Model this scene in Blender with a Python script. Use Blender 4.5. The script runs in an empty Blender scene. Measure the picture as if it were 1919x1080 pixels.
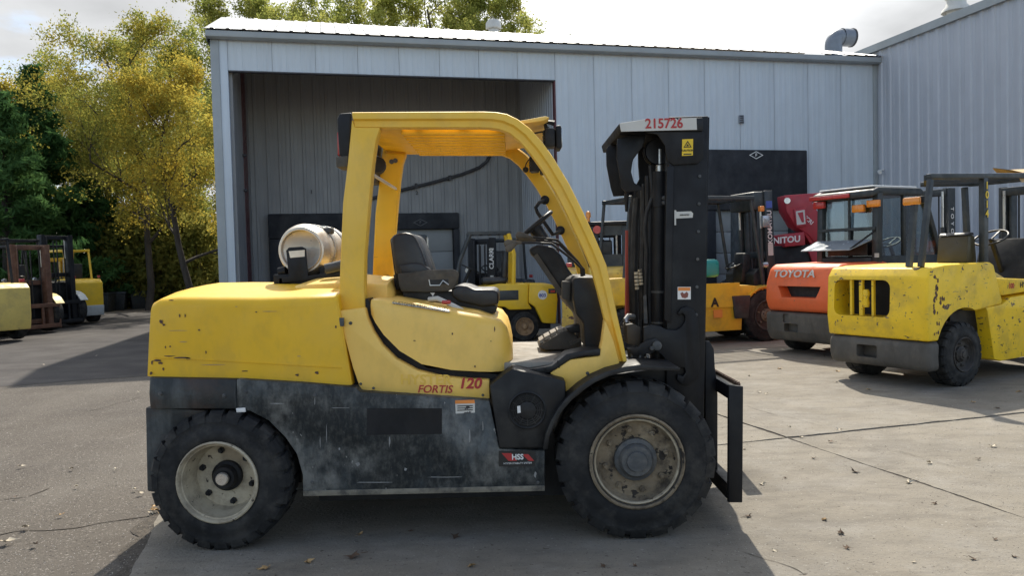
import bpy, bmesh, math, random
import numpy as np
from mathutils import Vector, Matrix, noise
R = math.radians
random.seed(7)
S = bpy.context.scene
COL = S.collection

# ------------------------------------------------------------------ camera
F_PX, CAM_H, PITCH, ROLL = 1450.0, 1.49, 0.036, 0.025
r0 = Vector((1, 0, 0)); u0 = Vector((0, math.sin(PITCH), math.cos(PITCH))); fw = Vector((0, math.cos(PITCH), -math.sin(PITCH)))
cr = r0*math.cos(ROLL) - u0*math.sin(ROLL); cu = r0*math.sin(ROLL) + u0*math.cos(ROLL)
cam_d = bpy.data.cameras.new('camera'); cam = bpy.data.objects.new('camera', cam_d); COL.objects.link(cam)
cam_d.sensor_width = 36; cam_d.lens = 36*F_PX/1919; cam_d.clip_end = 2000; cam_d.clip_start = .05
M = Matrix((cr, cu, -fw)).transposed().to_4x4(); M.translation = (0, 0, CAM_H)
cam.matrix_world = M
S.camera = cam
EYE = Vector((0, 0, CAM_H))
def ray(x, y): return fw + cr*((x-959.5)/F_PX) + cu*((540-y)/F_PX)
def P(x, y, Y):                     # point of the photograph at distance Y
    d = ray(x, y); return EYE + d*(Y/d.y)
def G(x, y, Z=0.0):                 # point of the photograph on the ground
    d = ray(x, y); return EYE + d*((Z-CAM_H)/d.z)

# ------------------------------------------------------------------ sky, sun, exposure
SUN_EL, SUN_AZ = R(47.5), R(5.0)
W = bpy.data.worlds.new('World'); S.world = W; W.use_nodes = True
nt = W.node_tree; nt.nodes.clear()
def nd(t, ty, **k):
    n = t.nodes.new(ty)
    for a, b in k.items():
        if a.startswith('i_'): n.inputs[int(a[2:])].default_value = b
        else: setattr(n, a, b)
    return n
wo = nd(nt, 'ShaderNodeOutputWorld'); bg = nd(nt, 'ShaderNodeBackground'); bg.inputs[1].default_value = .13
sk = nd(nt, 'ShaderNodeTexSky', sky_type='NISHITA', sun_disc=False, sun_elevation=SUN_EL, sun_rotation=SUN_AZ, air_density=1.0, dust_density=.5, ozone_density=1.0)
tc = nd(nt, 'ShaderNodeTexCoord')
sep = nd(nt, 'ShaderNodeSeparateXYZ'); nt.links.new(tc.outputs['Generated'], sep.inputs[0])
zz = nd(nt, 'ShaderNodeMath', operation='MAXIMUM', i_1=0.0); nt.links.new(sep.outputs[2], zz.inputs[0])
za = nd(nt, 'ShaderNodeMath', operation='ADD', i_1=.18); nt.links.new(zz.outputs[0], za.inputs[0])
dv = nd(nt, 'ShaderNodeVectorMath', operation='DIVIDE')
cmb = nd(nt, 'ShaderNodeCombineXYZ')
for i in range(3): nt.links.new(za.outputs[0], cmb.inputs[i])
nt.links.new(tc.outputs['Generated'], dv.inputs[0]); nt.links.new(cmb.outputs[0], dv.inputs[1])
cn = nd(nt, 'ShaderNodeTexNoise'); cn.inputs['Scale'].default_value = 1.7; cn.inputs['Detail'].default_value = 8; cn.inputs['Roughness'].default_value = .56
nt.links.new(dv.outputs[0], cn.inputs['Vector'])
sd = Vector((math.sin(SUN_AZ)*math.cos(SUN_EL), math.cos(SUN_AZ)*math.cos(SUN_EL), math.sin(SUN_EL)))
dt = nd(nt, 'ShaderNodeVectorMath', operation='DOT_PRODUCT'); nt.links.new(tc.outputs['Generated'], dt.inputs[0]); dt.inputs[1].default_value = sd
hz = nd(nt, 'ShaderNodeMapRange'); hz.inputs[1].default_value = .45; hz.inputs[2].default_value = .92; hz.inputs[3].default_value = 0; hz.inputs[4].default_value = .30
nt.links.new(dt.outputs['Value'], hz.inputs[0])
ad = nd(nt, 'ShaderNodeMath', operation='ADD'); nt.links.new(cn.outputs[0], ad.inputs[0]); nt.links.new(hz.outputs[0], ad.inputs[1])
rm = nd(nt, 'ShaderNodeMapRange', interpolation_type='SMOOTHSTEP'); rm.inputs[1].default_value = .44; rm.inputs[2].default_value = .64
nt.links.new(ad.outputs[0], rm.inputs[0])
cb = nd(nt, 'ShaderNodeMapRange'); cb.inputs[1].default_value = .79; cb.inputs[2].default_value = .91; cb.inputs[3].default_value = 3.15; cb.inputs[4].default_value = 8.5
nt.links.new(dt.outputs['Value'], cb.inputs[0])
cn2 = nd(nt, 'ShaderNodeTexNoise'); cn2.inputs['Scale'].default_value = 2.6; cn2.inputs['Detail'].default_value = 6; nt.links.new(dv.outputs[0], cn2.inputs['Vector'])
cs_ = nd(nt, 'ShaderNodeMapRange'); cs_.inputs[1].default_value = .3; cs_.inputs[2].default_value = .7; cs_.inputs[3].default_value = .86; cs_.inputs[4].default_value = 1.3; nt.links.new(cn2.outputs[0], cs_.inputs[0])
cm_ = nd(nt, 'ShaderNodeMath', operation='MULTIPLY'); nt.links.new(cb.outputs[0], cm_.inputs[0]); nt.links.new(cs_.outputs[0], cm_.inputs[1])
cc = nd(nt, 'ShaderNodeVectorMath', operation='SCALE'); cc.inputs[0].default_value = (.97, .985, 1.0); nt.links.new(cm_.outputs[0], cc.inputs['Scale'])
mx = nd(nt, 'ShaderNodeMixRGB'); nt.links.new(rm.outputs[0], mx.inputs[0]); nt.links.new(sk.outputs[0], mx.inputs[1]); nt.links.new(cc.outputs[0], mx.inputs[2])
nt.links.new(mx.outputs[0], bg.inputs[0]); nt.links.new(bg.outputs[0], wo.inputs[0])
sl = bpy.data.lights.new('sun', 'SUN'); sl.energy = 3.3; sl.angle = R(.8); sl.color = (1, .93, .80)
so = bpy.data.objects.new('sun', sl); COL.objects.link(so); so.rotation_euler = (-sd).to_track_quat('-Z', 'Y').to_euler(); so.location = (0, 30, 40)
vs = S.view_settings; vs.view_transform = 'Standard'; vs.look = 'None'; vs.exposure = 0.88; vs.gamma = 1; vs.use_curve_mapping = False

# ------------------------------------------------------------------ materials
MATS = {}
def mat(name, base, rough=.5, metal=0., var=.15, vs_=5., dirt=None, chip=None, chip2=None, bump=0., bs=60., spec=.5, stretch=(1, 1, 1), emit=0, coat=0., detail=4, trans=None, rnd=0.):
    """procedural paint: base colour, slow variation, dirt film (col, amount, scale, stretch), chips (col, threshold, scale, stretch)"""
    if name in MATS: return MATS[name]
    m = bpy.data.materials.new(name); m.use_nodes = True; t = m.node_tree; b = t.nodes['Principled BSDF']
    L = t.links.new
    tc = nd(t, 'ShaderNodeTexCoord')
    def nz(scale, st=(1, 1, 1), det=4, rg=.6, off=0):
        mp = nd(t, 'ShaderNodeMapping'); mp.inputs['Scale'].default_value = st; mp.inputs['Location'].default_value = (off, off*.7, off*1.3)
        L(tc.outputs['Object'], mp.inputs[0])
        n = nd(t, 'ShaderNodeTexNoise'); n.inputs['Scale'].default_value = scale; n.inputs['Detail'].default_value = det; n.inputs['Roughness'].default_value = rg
        L(mp.outputs[0], n.inputs['Vector']); return n.outputs[0]
    def rng(s, a, c, lo=0., hi=1., smooth=True):
        r = nd(t, 'ShaderNodeMapRange'); 
        if smooth: r.interpolation_type = 'SMOOTHSTEP'
        for i, v in zip((1, 2, 3, 4), (a, c, lo, hi)): r.inputs[i].default_value = v
        L(s, r.inputs[0]); return r.outputs[0]
    def mix(f, a, c, mode='MIX'):
        x = nd(t, 'ShaderNodeMixRGB', blend_type=mode)
        for i, v in enumerate((f, a, c)):
            if isinstance(v, (int, float)): x.inputs[i].default_value = v
            elif isinstance(v, tuple): x.inputs[i].default_value = (*v, 1)
            else: L(v, x.inputs[i])
        return x.outputs[0]
    n1 = nz(vs_, stretch, detail)
    g = rng(n1, .25, .75, 1-var, 1+var, False)
    cg = nd(t, 'ShaderNodeCombineXYZ'); [L(g, cg.inputs[i]) for i in range(3)]
    col = mix(1., base, cg.outputs[0], 'MULTIPLY')
    if rnd:
        oi = nd(t, 'ShaderNodeObjectInfo'); q = rng(oi.outputs['Random'], 0, 1, 1-rnd, 1+rnd, False)
        c2 = nd(t, 'ShaderNodeCombineXYZ'); [L(q, c2.inputs[i]) for i in range(3)]
        col = mix(1., col, c2.outputs[0], 'MULTIPLY')
    rf = None
    if dirt:
        for k, (dc, am, sc, st) in enumerate(dirt if isinstance(dirt, list) else [dirt]):
            f = rng(nz(sc, st, 6, .68, 3.1+k*5), .44, .68, 0, am); col = mix(f, col, dc); rf = f
    if chip:
        for k, (c_, th, sc, st) in enumerate(chip if isinstance(chip, list) else [chip]):
            f = rng(nz(sc, st, 5, .62, 11.7+k*7), th, th+.025); col = mix(f, col, c_)
    L(col, b.inputs['Base Color'])
    b.inputs['Roughness'].default_value = rough; b.inputs['Metallic'].default_value = metal
    b.inputs['Specular IOR Level'].default_value = spec
    if coat: b.inputs['Coat Weight'].default_value = coat; b.inputs['Coat Roughness'].default_value = .25
    r_ = rng(nz(vs_*2.3, stretch, 4, .6, 21), .3, .7, max(.05, rough-.13), min(1, rough+.17), False); L(r_, b.inputs['Roughness'])
    if bump:
        bp = nd(t, 'ShaderNodeBump'); bp.inputs['Strength'].default_value = bump; bp.inputs['Distance'].default_value = .02
        L(nz(bs, (1, 1, 1), 5, .65, 2), bp.inputs['Height']); L(bp.outputs[0], b.inputs['Normal'])
    if emit: b.inputs['Emission Color'].default_value = (*base, 1); b.inputs['Emission Strength'].default_value = emit
    if trans:
        b.inputs['Transmission Weight'].default_value = trans
    MATS[name] = m; return m
def leafmat(name, c1, c2, tr=.45, sat=.3):
    if name in MATS: return MATS[name]
    m = bpy.data.materials.new(name); m.use_nodes = True; t = m.node_tree; t.nodes.clear(); L = t.links.new
    o = nd(t, 'ShaderNodeOutputMaterial'); ms = nd(t, 'ShaderNodeMixShader'); d = nd(t, 'ShaderNodeBsdfDiffuse'); tl = nd(t, 'ShaderNodeBsdfTranslucent')
    tc = nd(t, 'ShaderNodeTexCoord'); n = nd(t, 'ShaderNodeTexNoise'); n.inputs['Scale'].default_value = .55; n.inputs['Detail'].default_value = 7; n.inputs['Roughness'].default_value = .75
    L(tc.outputs['Object'], n.inputs['Vector'])
    n2 = nd(t, 'ShaderNodeTexNoise'); n2.inputs['Scale'].default_value = 5.5; n2.inputs['Detail'].default_value = 2; L(tc.outputs['Object'], n2.inputs['Vector'])
    ad_ = nd(t, 'ShaderNodeMath', operation='MULTIPLY_ADD', i_1=.55); L(n2.outputs[0], ad_.inputs[0]); L(n.outputs[0], ad_.inputs[2])
    r = nd(t, 'ShaderNodeMapRange'); r.inputs[1].default_value = .58; r.inputs[2].default_value = .98; L(ad_.outputs[0], r.inputs[0])
    mx = nd(t, 'ShaderNodeMixRGB'); mx.inputs[1].default_value = (*c1, 1); mx.inputs[2].default_value = (*c2, 1); L(r.outputs[0], mx.inputs[0])
    L(mx.outputs[0], d.inputs[0]); L(mx.outputs[0], tl.inputs[0]); ms.inputs[0].default_value = tr
    L(d.outputs[0], ms.inputs[1]); L(tl.outputs[0], ms.inputs[2]); L(ms.outputs[0], o.inputs[0])
    MATS[name] = m; return m
def glassmat(name, tint=(.55, .62, .62), alpha=.35):
    if name in MATS: return MATS[name]
    m = bpy.data.materials.new(name); m.use_nodes = True; t = m.node_tree; t.nodes.clear(); L = t.links.new
    o = nd(t, 'ShaderNodeOutputMaterial'); ms = nd(t, 'ShaderNodeMixShader'); tr = nd(t, 'ShaderNodeBsdfTransparent'); gl = nd(t, 'ShaderNodeBsdfGlossy')
    tr.inputs[0].default_value = (*tint, 1); gl.inputs['Roughness'].default_value = .05; gl.inputs[0].default_value = (.9, .95, 1, 1)
    fr = nd(t, 'ShaderNodeFresnel'); fr.inputs[0].default_value = 1.5
    ad = nd(t, 'ShaderNodeMath', operation='ADD', i_1=alpha*.25); L(fr.outputs[0], ad.inputs[0]); L(ad.outputs[0], ms.inputs[0])
    L(tr.outputs[0], ms.inputs[1]); L(gl.outputs[0], ms.inputs[2]); L(ms.outputs[0], o.inputs[0])
    MATS[name] = m; return m

# ------------------------------------------------------------------ mesh building
class MB:
    def __init__(s): s.v = []; s.f = []
    def add(s, vs, fs):
        b = len(s.v); s.v += [Vector(v) for v in vs]; s.f += [tuple(b+i for i in f) for f in fs]; return s
    def box(s, x0, x1, y0, y1, z0, z1):
        return s.add([(x0,y0,z0),(x1,y0,z0),(x1,y1,z0),(x0,y1,z0),(x0,y0,z1),(x1,y0,z1),(x1,y1,z1),(x0,y1,z1)],
                     [(0,3,2,1),(4,5,6,7),(0,1,5,4),(1,2,6,5),(2,3,7,6),(3,0,4,7)])
    def beam(s, p0, p1, w, h, up=(0, 0, 1)):
        p0 = Vector(p0); p1 = Vector(p1); d = (p1-p0).normalized(); up = Vector(up)
        if abs(d.dot(up)) > .98: up = Vector((0, 1, 0)) if abs(d.y) < .9 else Vector((1, 0, 0))
        sx = d.cross(up).normalized(); sz = sx.cross(d)
        vs = []
        for p in (p0, p1):
            for a, b in ((-1,-1),(1,-1),(1,1),(-1,1)): vs.append(p+sx*(a*w/2)+sz*(b*h/2))
        return s.add(vs, [(3,2,1,0),(4,5,6,7),(0,1,5,4),(1,2,6,5),(2,3,7,6),(3,0,4,7)])
    def prism(s, pts, y0, y1, ax='y'):
        """outline of (a, b) pairs extruded; ax y: (x,z), ax x: (y,z), ax z: (x,y)"""
        def mk(p, t): return {'y': (p[0], t, p[1]), 'x': (t, p[0], p[1]), 'z': (p[0], p[1], t)}[ax]
        n = len(pts)
        return s.add([mk(p, y0) for p in pts]+[mk(p, y1) for p in pts],
                     [tuple(range(n)), tuple(range(2*n-1, n-1, -1))]+[(i, n+i, n+(i+1) % n, (i+1) % n) for i in range(n)])
    def tube(s, pts, r, n=8, caps=True):
        pts = [Vector(p) for p in pts]; rs = r if isinstance(r, (list, tuple)) else [r]*len(pts)
        ref = None; vs = []; fs = []
        for i, p in enumerate(pts):
            d = (pts[min(i+1, len(pts)-1)]-pts[max(i-1, 0)]).normalized()
            if ref is None: ref = d.orthogonal().normalized()
            ref = (ref-d*ref.dot(d)).normalized(); b = d.cross(ref)
            for k in range(n):
                a = 2*math.pi*k/n; vs.append(p+(ref*math.cos(a)+b*math.sin(a))*rs[i])
        for i in range(len(pts)-1):
            for k in range(n): fs.append((i*n+k, i*n+(k+1) % n, (i+1)*n+(k+1) % n, (i+1)*n+k))
        if caps: fs += [tuple(range(n-1, -1, -1)), tuple(range((len(pts)-1)*n, len(pts)*n))]
        return s.add(vs, fs)
    def lathe(s, prof, c, ax, n=32, closed=False):
        """profile of (radius, offset along ax) pairs turned round the axis"""
        c = Vector(c); ax = Vector(ax).normalized(); u = ax.orthogonal().normalized(); w = ax.cross(u); vs = []; fs = []
        m = len(prof)
        for r, h in prof:
            for k in range(n):
                a = 2*math.pi*k/n; vs.append(c+ax*h+(u*math.cos(a)+w*math.sin(a))*max(r, 1e-4))
        for i in range(m if closed else m-1):
            j = (i+1) % m
            for k in range(n): fs.append((i*n+k, i*n+(k+1) % n, j*n+(k+1) % n, j*n+k))
        return s.add(vs, fs)
    def loft(s, rings, cap=True):
        n = len(rings[0]); vs = [p for r in rings for p in r]; fs = []
        for i in range(len(rings)-1):
            for k in range(n): fs.append((i*n+k, i*n+(k+1) % n, (i+1)*n+(k+1) % n, (i+1)*n+k))
        if cap: fs += [tuple(range(n-1, -1, -1)), tuple(range((len(rings)-1)*n, len(rings)*n))]
        return s.add(vs, fs)
    def build(s, name, m, parent=None, o=None, bevel=0., seg=2, smooth=35, mod=None):
        me = bpy.data.meshes.new(name)
        off = Vector(o) if o is not None else Vector()
        me.from_pydata([v-off for v in s.v], [], s.f)
        bm = bmesh.new(); bm.from_mesh(me)
        bmesh.ops.recalc_face_normals(bm, faces=bm.faces)
        if bevel:
            bmesh.ops.remove_doubles(bm, verts=bm.verts, dist=1e-5)
            es = [e for e in bm.edges if len(e.link_faces) == 2 and e.calc_face_angle(0) > R(28)]
            bmesh.ops.bevel(bm, geom=es, offset=bevel, segments=seg, profile=.5, affect='EDGES', clamp_overlap=True)
        bm.to_mesh(me); bm.free()
        if smooth:
            me.polygons.foreach_set('use_smooth', [True]*len(me.polygons)); me.set_sharp_from_angle(angle=R(smooth))
        me.materials.append(m if not isinstance(m, str) else MATS[m])
        ob = bpy.data.objects.new(name, me); COL.objects.link(ob)
        if parent: ob.parent = parent
        return ob
def empty(name, loc=(0, 0, 0), rz=0., label=None, cat=None, group=None):
    e = bpy.data.objects.new(name, None); COL.objects.link(e); e.location = loc; e.rotation_euler = (0, 0, rz); e.empty_display_size = .2
    if label: tag(e, label, cat, group)
    return e
def tag(o, label=None, cat=None, group=None, kind=None):
    if label: o['label'] = label
    if cat: o['category'] = cat
    if group: o['group'] = group
    if kind: o['kind'] = kind
    return o
def inst(src, parent, loc, rot=(0, 0, 0), scale=None):
    c = src.copy(); COL.objects.link(c); c.parent = parent; c.location = loc; c.rotation_euler = rot
    if scale: c.scale = scale
    return c
def writing(txt, size, m, parent, org, xd, yd, name='lettering', bold=0., shear=0., align='CENTER', depth=.0015, sx=1., label=None):
    """flat lettering lying on a surface: org = centre of the text, xd / yd = reading and up directions"""
    cu_ = bpy.data.curves.new(name, 'FONT'); cu_.body = txt; cu_.size = size; cu_.align_x = align; cu_.align_y = 'CENTER'; cu_.offset = bold*size; cu_.shear = shear; cu_.extrude = depth; cu_.resolution_u = 3
    to = bpy.data.objects.new('t', cu_); COL.objects.link(to)
    me = bpy.data.meshes.new_from_object(to.evaluated_get(bpy.context.evaluated_depsgraph_get()))
    bpy.data.objects.remove(to); bpy.data.curves.remove(cu_)
    xd = Vector(xd).normalized(); yd = Vector(yd).normalized(); zd = xd.cross(yd)
    mm = Matrix((xd*sx, yd, zd)).transposed().to_4x4(); mm.translation = Vector(org)
    me.transform(mm); me.materials.clear(); me.materials.append(m); me.name = name
    ob = bpy.data.objects.new(name, me); COL.objects.link(ob); ob.parent = parent
    if label: ob['label'] = label
    return ob
def rr(x0, x1, z0, z1, r, n=4):
    """rounded rectangle outline"""
    pts = []
    for cx, cz, a0 in ((x1-r, z1-r, 0), (x0+r, z1-r, 90), (x0+r, z0+r, 180), (x1-r, z0+r, 270)):
        for k in range(n+1):
            a = R(a0+90*k/n); pts.append((cx+r*math.cos(a), cz+r*math.sin(a)))
    return pts
def circ(cx, cz, r, n=24): return [(cx+r*math.cos(2*math.pi*k/n), cz+r*math.sin(2*math.pi*k/n)) for k in range(n)]

# ------------------------------------------------------------------ shared materials
m_wall = mat('wall_paint_blue_grey', (.56, .625, .68), .42, 0, .07, .8, dirt=[((.44, .49, .535), .5, 1.6, (1, 1, .10)), ((.40, .43, .45), .35, 5, (1, 1, .05))], spec=.4)
m_wall2 = mat('wall_paint_grey', (.47, .50, .55), .4, .0, .09, .9, dirt=((.37, .395, .44), .4, 1.4, (1, 1, .1)))
m_bay = mat('bay_wall_shaded', (.275, .28, .285), .5, 0, .08, 1, dirt=((.20, .205, .21), .4, 1.5, (1, 1, .15)))  # wall paint copied darker, the shade inside the bay is in the colour
m_bay2 = mat('bay_side_shaded', (.40, .43, .47), .45, 0, .08, 1, dirt=((.3, .32, .35), .4, 1.5, (1, 1, .15)))  # side wall copy of the wall paint, bay shade mixed into the colour
m_trim = mat('trim_grey', (.33, .36, .37), .45, 0, .1, 2)
m_roof = mat('roof_galvalume', (.30, .31, .315), .5, .3, .12, 1.2, dirt=((.3, .28, .25), .35, 2, (1, 1, 1)))
m_maroon = mat('maroon_paint', (.10, .028, .032), .5, 0, .15, 3)
m_shelter = mat('dock_fabric', (.017, .019, .024), .75, 0, .3, 2, dirt=((.06, .06, .065), .5, 1.2, (1, 1, .4)), bump=.15, bs=12)
m_white = mat('white_paint', (.72, .72, .70), .5, 0, .08, 4)
m_offwhite = mat('off_white_weathered', (.55, .54, .5), .55, 0, .15, 3)
m_conduit = mat('conduit_dark', (.05, .05, .055), .6, 0, .2, 4)
m_galv = mat('galvanised_duct', (.20, .225, .26), .5, .3, .15, 3)
m_doorslat = mat('dock_door_grey', (.25, .26, .26), .5, 0, .1, 2)
m_bark = mat('bark', (.055, .044, .035), .9, 0, .35, 7, bump=.8, bs=18, stretch=(1, 1, .25))
m_barkdark = mat('bark_dark', (.05, .042, .035), .9, 0, .35, 7, bump=.8, bs=18, stretch=(1, 1, .25))
m_rubberdark = mat('dark_rubber', (.016, .016, .017), .75, 0, .25, 4, dirt=((.10, .092, .08), .35, 5, (1, 1, 1)))
m_debris = mat('joint_debris', (.055, .045, .035), .95, 0, .6, 22, dirt=((.16, .13, .10), .7, 60, (1, 1, 1)), bump=.6, bs=120)

# ------------------------------------------------------------------ ground
m_earth = mat('earth', (.17, .13, .095), .95, 0, .3, .5, dirt=((.27, .23, .18), .6, .9, (1, 1, 1)), bump=.5, bs=8)
m_conc = mat('concrete', (.236, .210, .170), .85, 0, .16, .7, dirt=[((.165, .148, .125), .6, 1.1, (1, 1, 1)), ((.275, .255, .222), .55, 3.1, (1, 1, 1)), ((.13, .115, .097), .45, 9, (.35, 1, 1))],
             chip=[((.10, .085, .07), .65, 30, (1, 1, 1)), ((.36, .34, .30), .66, 44, (1, 1, 1)), ((.13, .112, .092), .62, 75, (1, 1, 1)), ((.31, .29, .25), .71, 2.2, (.5, 1, 1)), ((.12, .10, .085), .70, 7, (.25, 1, 1))], bump=.55, bs=55, spec=.25, rnd=.06)
m_asph = mat('asphalt', (.104, .090, .076), .9, 0, .16, .5, dirt=[((.070, .060, .054), .6, .42, (.35, 1, 1)), ((.145, .128, .108), .5, 1.3, (1, .4, 1))],
             chip=[((.25, .225, .195), .60, 62, (1, 1, 1)), ((.04, .035, .032), .61, 55, (1, 1, 1))], bump=.6, bs=85, spec=.25)
g = MB().add([(-300, -60, -.05), (300, -60, -.05), (300, 400, -.05), (-300, 400, -.05)], [(0, 1, 2, 3)]).build('ground', m_earth, smooth=0); tag(g, kind='structure')
# asphalt drive with an uneven far edge
def wob(p, amp, fr, seed=0.): return noise.noise(Vector((p[0]*fr+seed, p[1]*fr, seed)))*amp
edge = []
for k in range(61):
    x = 20-60*k/60*1.0
    y = 27.2-.11*(x+14)*1.0
    edge.append((x, y+wob((x, y), .5, .6)))
pts = [(-45, -12), (20, -12)]+edge+[(-45, 31)]
asph = MB().add([(x, y, -.012) for x, y in pts], [tuple(range(len(pts)))]).build('asphalt_road', m_asph, smooth=0); tag(asph, kind='structure')
# darker asphalt sheet beyond: shade painted into its colour, plus tyre streaks
m_asph2 = mat('asphalt_shade_tone', (.052, .046, .044), .85, 0, .14, .6, dirt=[((.043, .038, .037), .7, .9, (.22, 1.3, 1)), ((.088, .078, .072), .5, 1.1, (.18, 1.5, 1))], chip=[((.17, .155, .14), .66, 40, (1, 1, 1))], bump=.3, bs=70, spec=.3)
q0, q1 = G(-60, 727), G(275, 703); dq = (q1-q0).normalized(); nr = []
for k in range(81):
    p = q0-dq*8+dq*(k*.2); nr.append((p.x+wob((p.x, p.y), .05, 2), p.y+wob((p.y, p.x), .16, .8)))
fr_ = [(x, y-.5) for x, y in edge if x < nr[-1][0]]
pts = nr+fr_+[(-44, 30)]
a2 = MB().add([(x, y, -.0085) for x, y in pts], [tuple(range(len(pts)))]).build('shade_toned_road', m_asph2, smooth=0); tag(a2, kind='structure')
# concrete slabs with ragged joints
J = G(1475, 822); av = Vector((.957, .29, 0)).normalized(); bv = Vector((-av.y, av.x, 0))
cyard = empty('concrete_pavement', (0, 0, 0)); tag(cyard, kind='structure')
def SP(s, t): return Vector((J.x, J.y, 0))+av*s+bv*t
jb = MB(); q = [SP(-4.62, -10), SP(19, -10), SP(19, 16), SP(-4.62, 16)]
jb.add([(p.x, p.y, -.0045) for p in q], [(0, 1, 2, 3)]); jb.build('joint_filling', m_debris, cyard, smooth=0)
S_L = [-4.63, 0, 4.65, 9.3, 14, 19]; T_L = [-10, -4.8, 0, 5.2, 10.4, 16]
def rag(p, q, gap, seed, big):
    n = max(6, int((q-p).length/.035)); d = (q-p).normalized(); nn = Vector((-d.y, d.x, 0)); out = []
    for k in range(n):
        w = p+(q-p)*(k/n)
        e = abs(noise.noise(Vector((w.x*9, w.y*9, seed))))*.012+abs(noise.noise(Vector((w.x*2.1, w.y*2.1, seed+5))))*big+noise.noise(Vector((w.x*28, w.y*28, seed)))*.006
        out.append(w+nn*(gap+e))
    return out
for i in range(len(S_L)-1):
    for j in range(len(T_L)-1):
        c = [SP(S_L[i], T_L[j]), SP(S_L[i+1], T_L[j]), SP(S_L[i+1], T_L[j+1]), SP(S_L[i], T_L[j+1])]
        ring = []
        for k in range(4): ring += rag(c[k], c[(k+1) % 4], .007, i*7+j*3+k, .034 if k in (0, 2) else .022)
        n = len(ring)
        dz = .0015*((i*5+j*3) % 4)
        mb = MB().add([(p.x, p.y, dz) for p in ring]+[(p.x, p.y, -.0115) for p in ring], [tuple(range(n))]+[(k, n+k, n+(k+1) % n, (k+1) % n) for k in range(n)])
        mb.build('slab', m_conc, cyard, smooth=0)
#CRK: thin dark sunken line, strip of debris
def crack(name, pix, w, z, parent, m, seed):
    ctr = [G(x, y) for x, y in pix]; L = []; Rr = []
    fine = []
    for a, b in zip(ctr, ctr[1:]):
        n = max(2, int((b-a).length/.04))
        for k in range(n): fine.append(a+(b-a)*(k/n))
    fine.append(ctr[-1])
    for i, p in enumerate(fine):
        d = (fine[min(i+1, len(fine)-1)]-fine[max(i-1, 0)]).normalized(); nn = Vector((-d.y, d.x, 0))
        off = noise.noise(Vector((p.x*5, p.y*5, seed)))*.05; ww = w*(.45+abs(noise.noise(Vector((p.x*7, p.y*7, seed+3))))*1.6)
        if i in (0, len(fine)-1): ww = .001
        L.append(p+nn*(off+ww)); Rr.append(p+nn*(off-ww))
    n = len(fine)
    mb = MB().add([(p.x, p.y, z) for p in L+Rr], [(i, i+1, n+i+1, n+i) for i in range(n-1)])
    return mb.build(name, m, parent, smooth=0)
for k, (px, w) in enumerate([([(-20, 1003), (60, 992), (140, 985), (215, 974), (282, 962)], .010), ([(0, 934), (50, 928), (90, 912)], .006), ([(150, 772), (210, 758), (268, 742)], .006)]):
    crack('crack', px, w, -.008, asph, m_debris, k*3.3)
for k, (px, w) in enumerate([([(1400, 762), (1440, 776), (1500, 790), (1540, 800)], .0022), ([(1620, 838), (1700, 852), (1790, 876)], .0022), ([(1385, 1040), (1450, 1058), (1500, 1082)], .0028)]): crack('crack', px, w, .0068, cyard, m_debris, 20+k*2.7)
# crumbled edge where the asphalt meets the slab
e0 = SP(-4.63, -4); e1 = SP(-4.63, 6)
n = 160; lf = []; rt = []
for k in range(n+1):
    p = e0+(e1-e0)*(k/n); lf.append(p-av*(.03+abs(noise.noise(p*3.1))*.16)); rt.append(p+av*.03)
MB().add([(p.x, p.y, -.0075) for p in lf+rt], [(i, i+1, n+2+i, n+1+i) for i in range(n)]).build('crumbled_edge', m_debris, asph, smooth=0)

# ------------------------------------------------------------------ warehouse
TH = math.atan2(3.597, 15.383)
wL = Vector((-6.067, 16.053, 0)); wa = Vector((math.cos(TH), math.sin(TH), 0)); wn = Vector((-wa.y, wa.x, 0))
def BW(px, py, t=0.):               # photograph -> (along wall, up) on the plane t behind the front wall
    d = ray(px, py); o = wL+wn*t; s = (o-EYE).dot(wn)/d.dot(wn); w = EYE+d*s
    return (w-wL).dot(wa), w.z
wh = empty('warehouse', wL, TH, 'pale blue-grey metal warehouse with a wide open truck bay', 'building')
LEN, EAVE, OX0, OX1, OZ, DEP = 15.80, 6.22, .33, 7.36, 5.56, 3.3
def panel_mesh(w, z0, z1, rib=.015, step=.3, rw=.05):
    """ribbed sheet facing -y, from x 0..w"""
    n = max(1, round(w/step)); st = w/n; prof = [(0.002, 0)]
    for k in range(n):
        c = st*(k+.5)
        prof += [(c-rw, 0), (c-rw*.55, -rib), (c+rw*.55, -rib), (c+rw, 0)]
        if st > .25: prof += [(min(c+st*.5-.012, w-.01), 0), (min(c+st*.5-.006, w-.006), .006)] if k < n-1 else []
    prof += [(w-.006, 0), (w-.002, .006)]
    mb = MB(); m = len(prof)
    mb.add([(x, y, z0) for x, y in prof]+[(x, y, z1) for x, y in prof], [(i, i+1, m+i+1, m+i) for i in range(m-1)])
    return mb
def panels(x0, x1, z0, z1, n, parent, m, y=0., rot=0., org=None, name='wall_panel', **k):
    w = (x1-x0)/n; src = panel_mesh(w, z0, z1, **k).build(name, m, parent, smooth=0)
    for i in range(n):
        o_ = src if i == 0 else inst(src, parent, (0, 0, 0))
        if org is None: o_.location = (x0+w*i, y, 0); o_.rotation_euler = (0, 0, rot)
        else: o_.location = Vector(org)+Vector((math.cos(rot), math.sin(rot), 0))*(w*i); o_.rotation_euler = (0, 0, rot)
panels(OX1, LEN-.12, 0, EAVE, 9, wh, m_wall, rib=.004)
panels(OX0, OX1, OZ, EAVE, 8, wh, m_wall, rib=.004)
MB().box(0, .17, -.045, .15, 0, EAVE).build('corner_trim', m_trim, wh, bevel=.008)
MB().box(.17, OX0-.002, -.02, .14, 0, EAVE).build('jamb_panel', m_wall, wh, bevel=.004)
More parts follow.
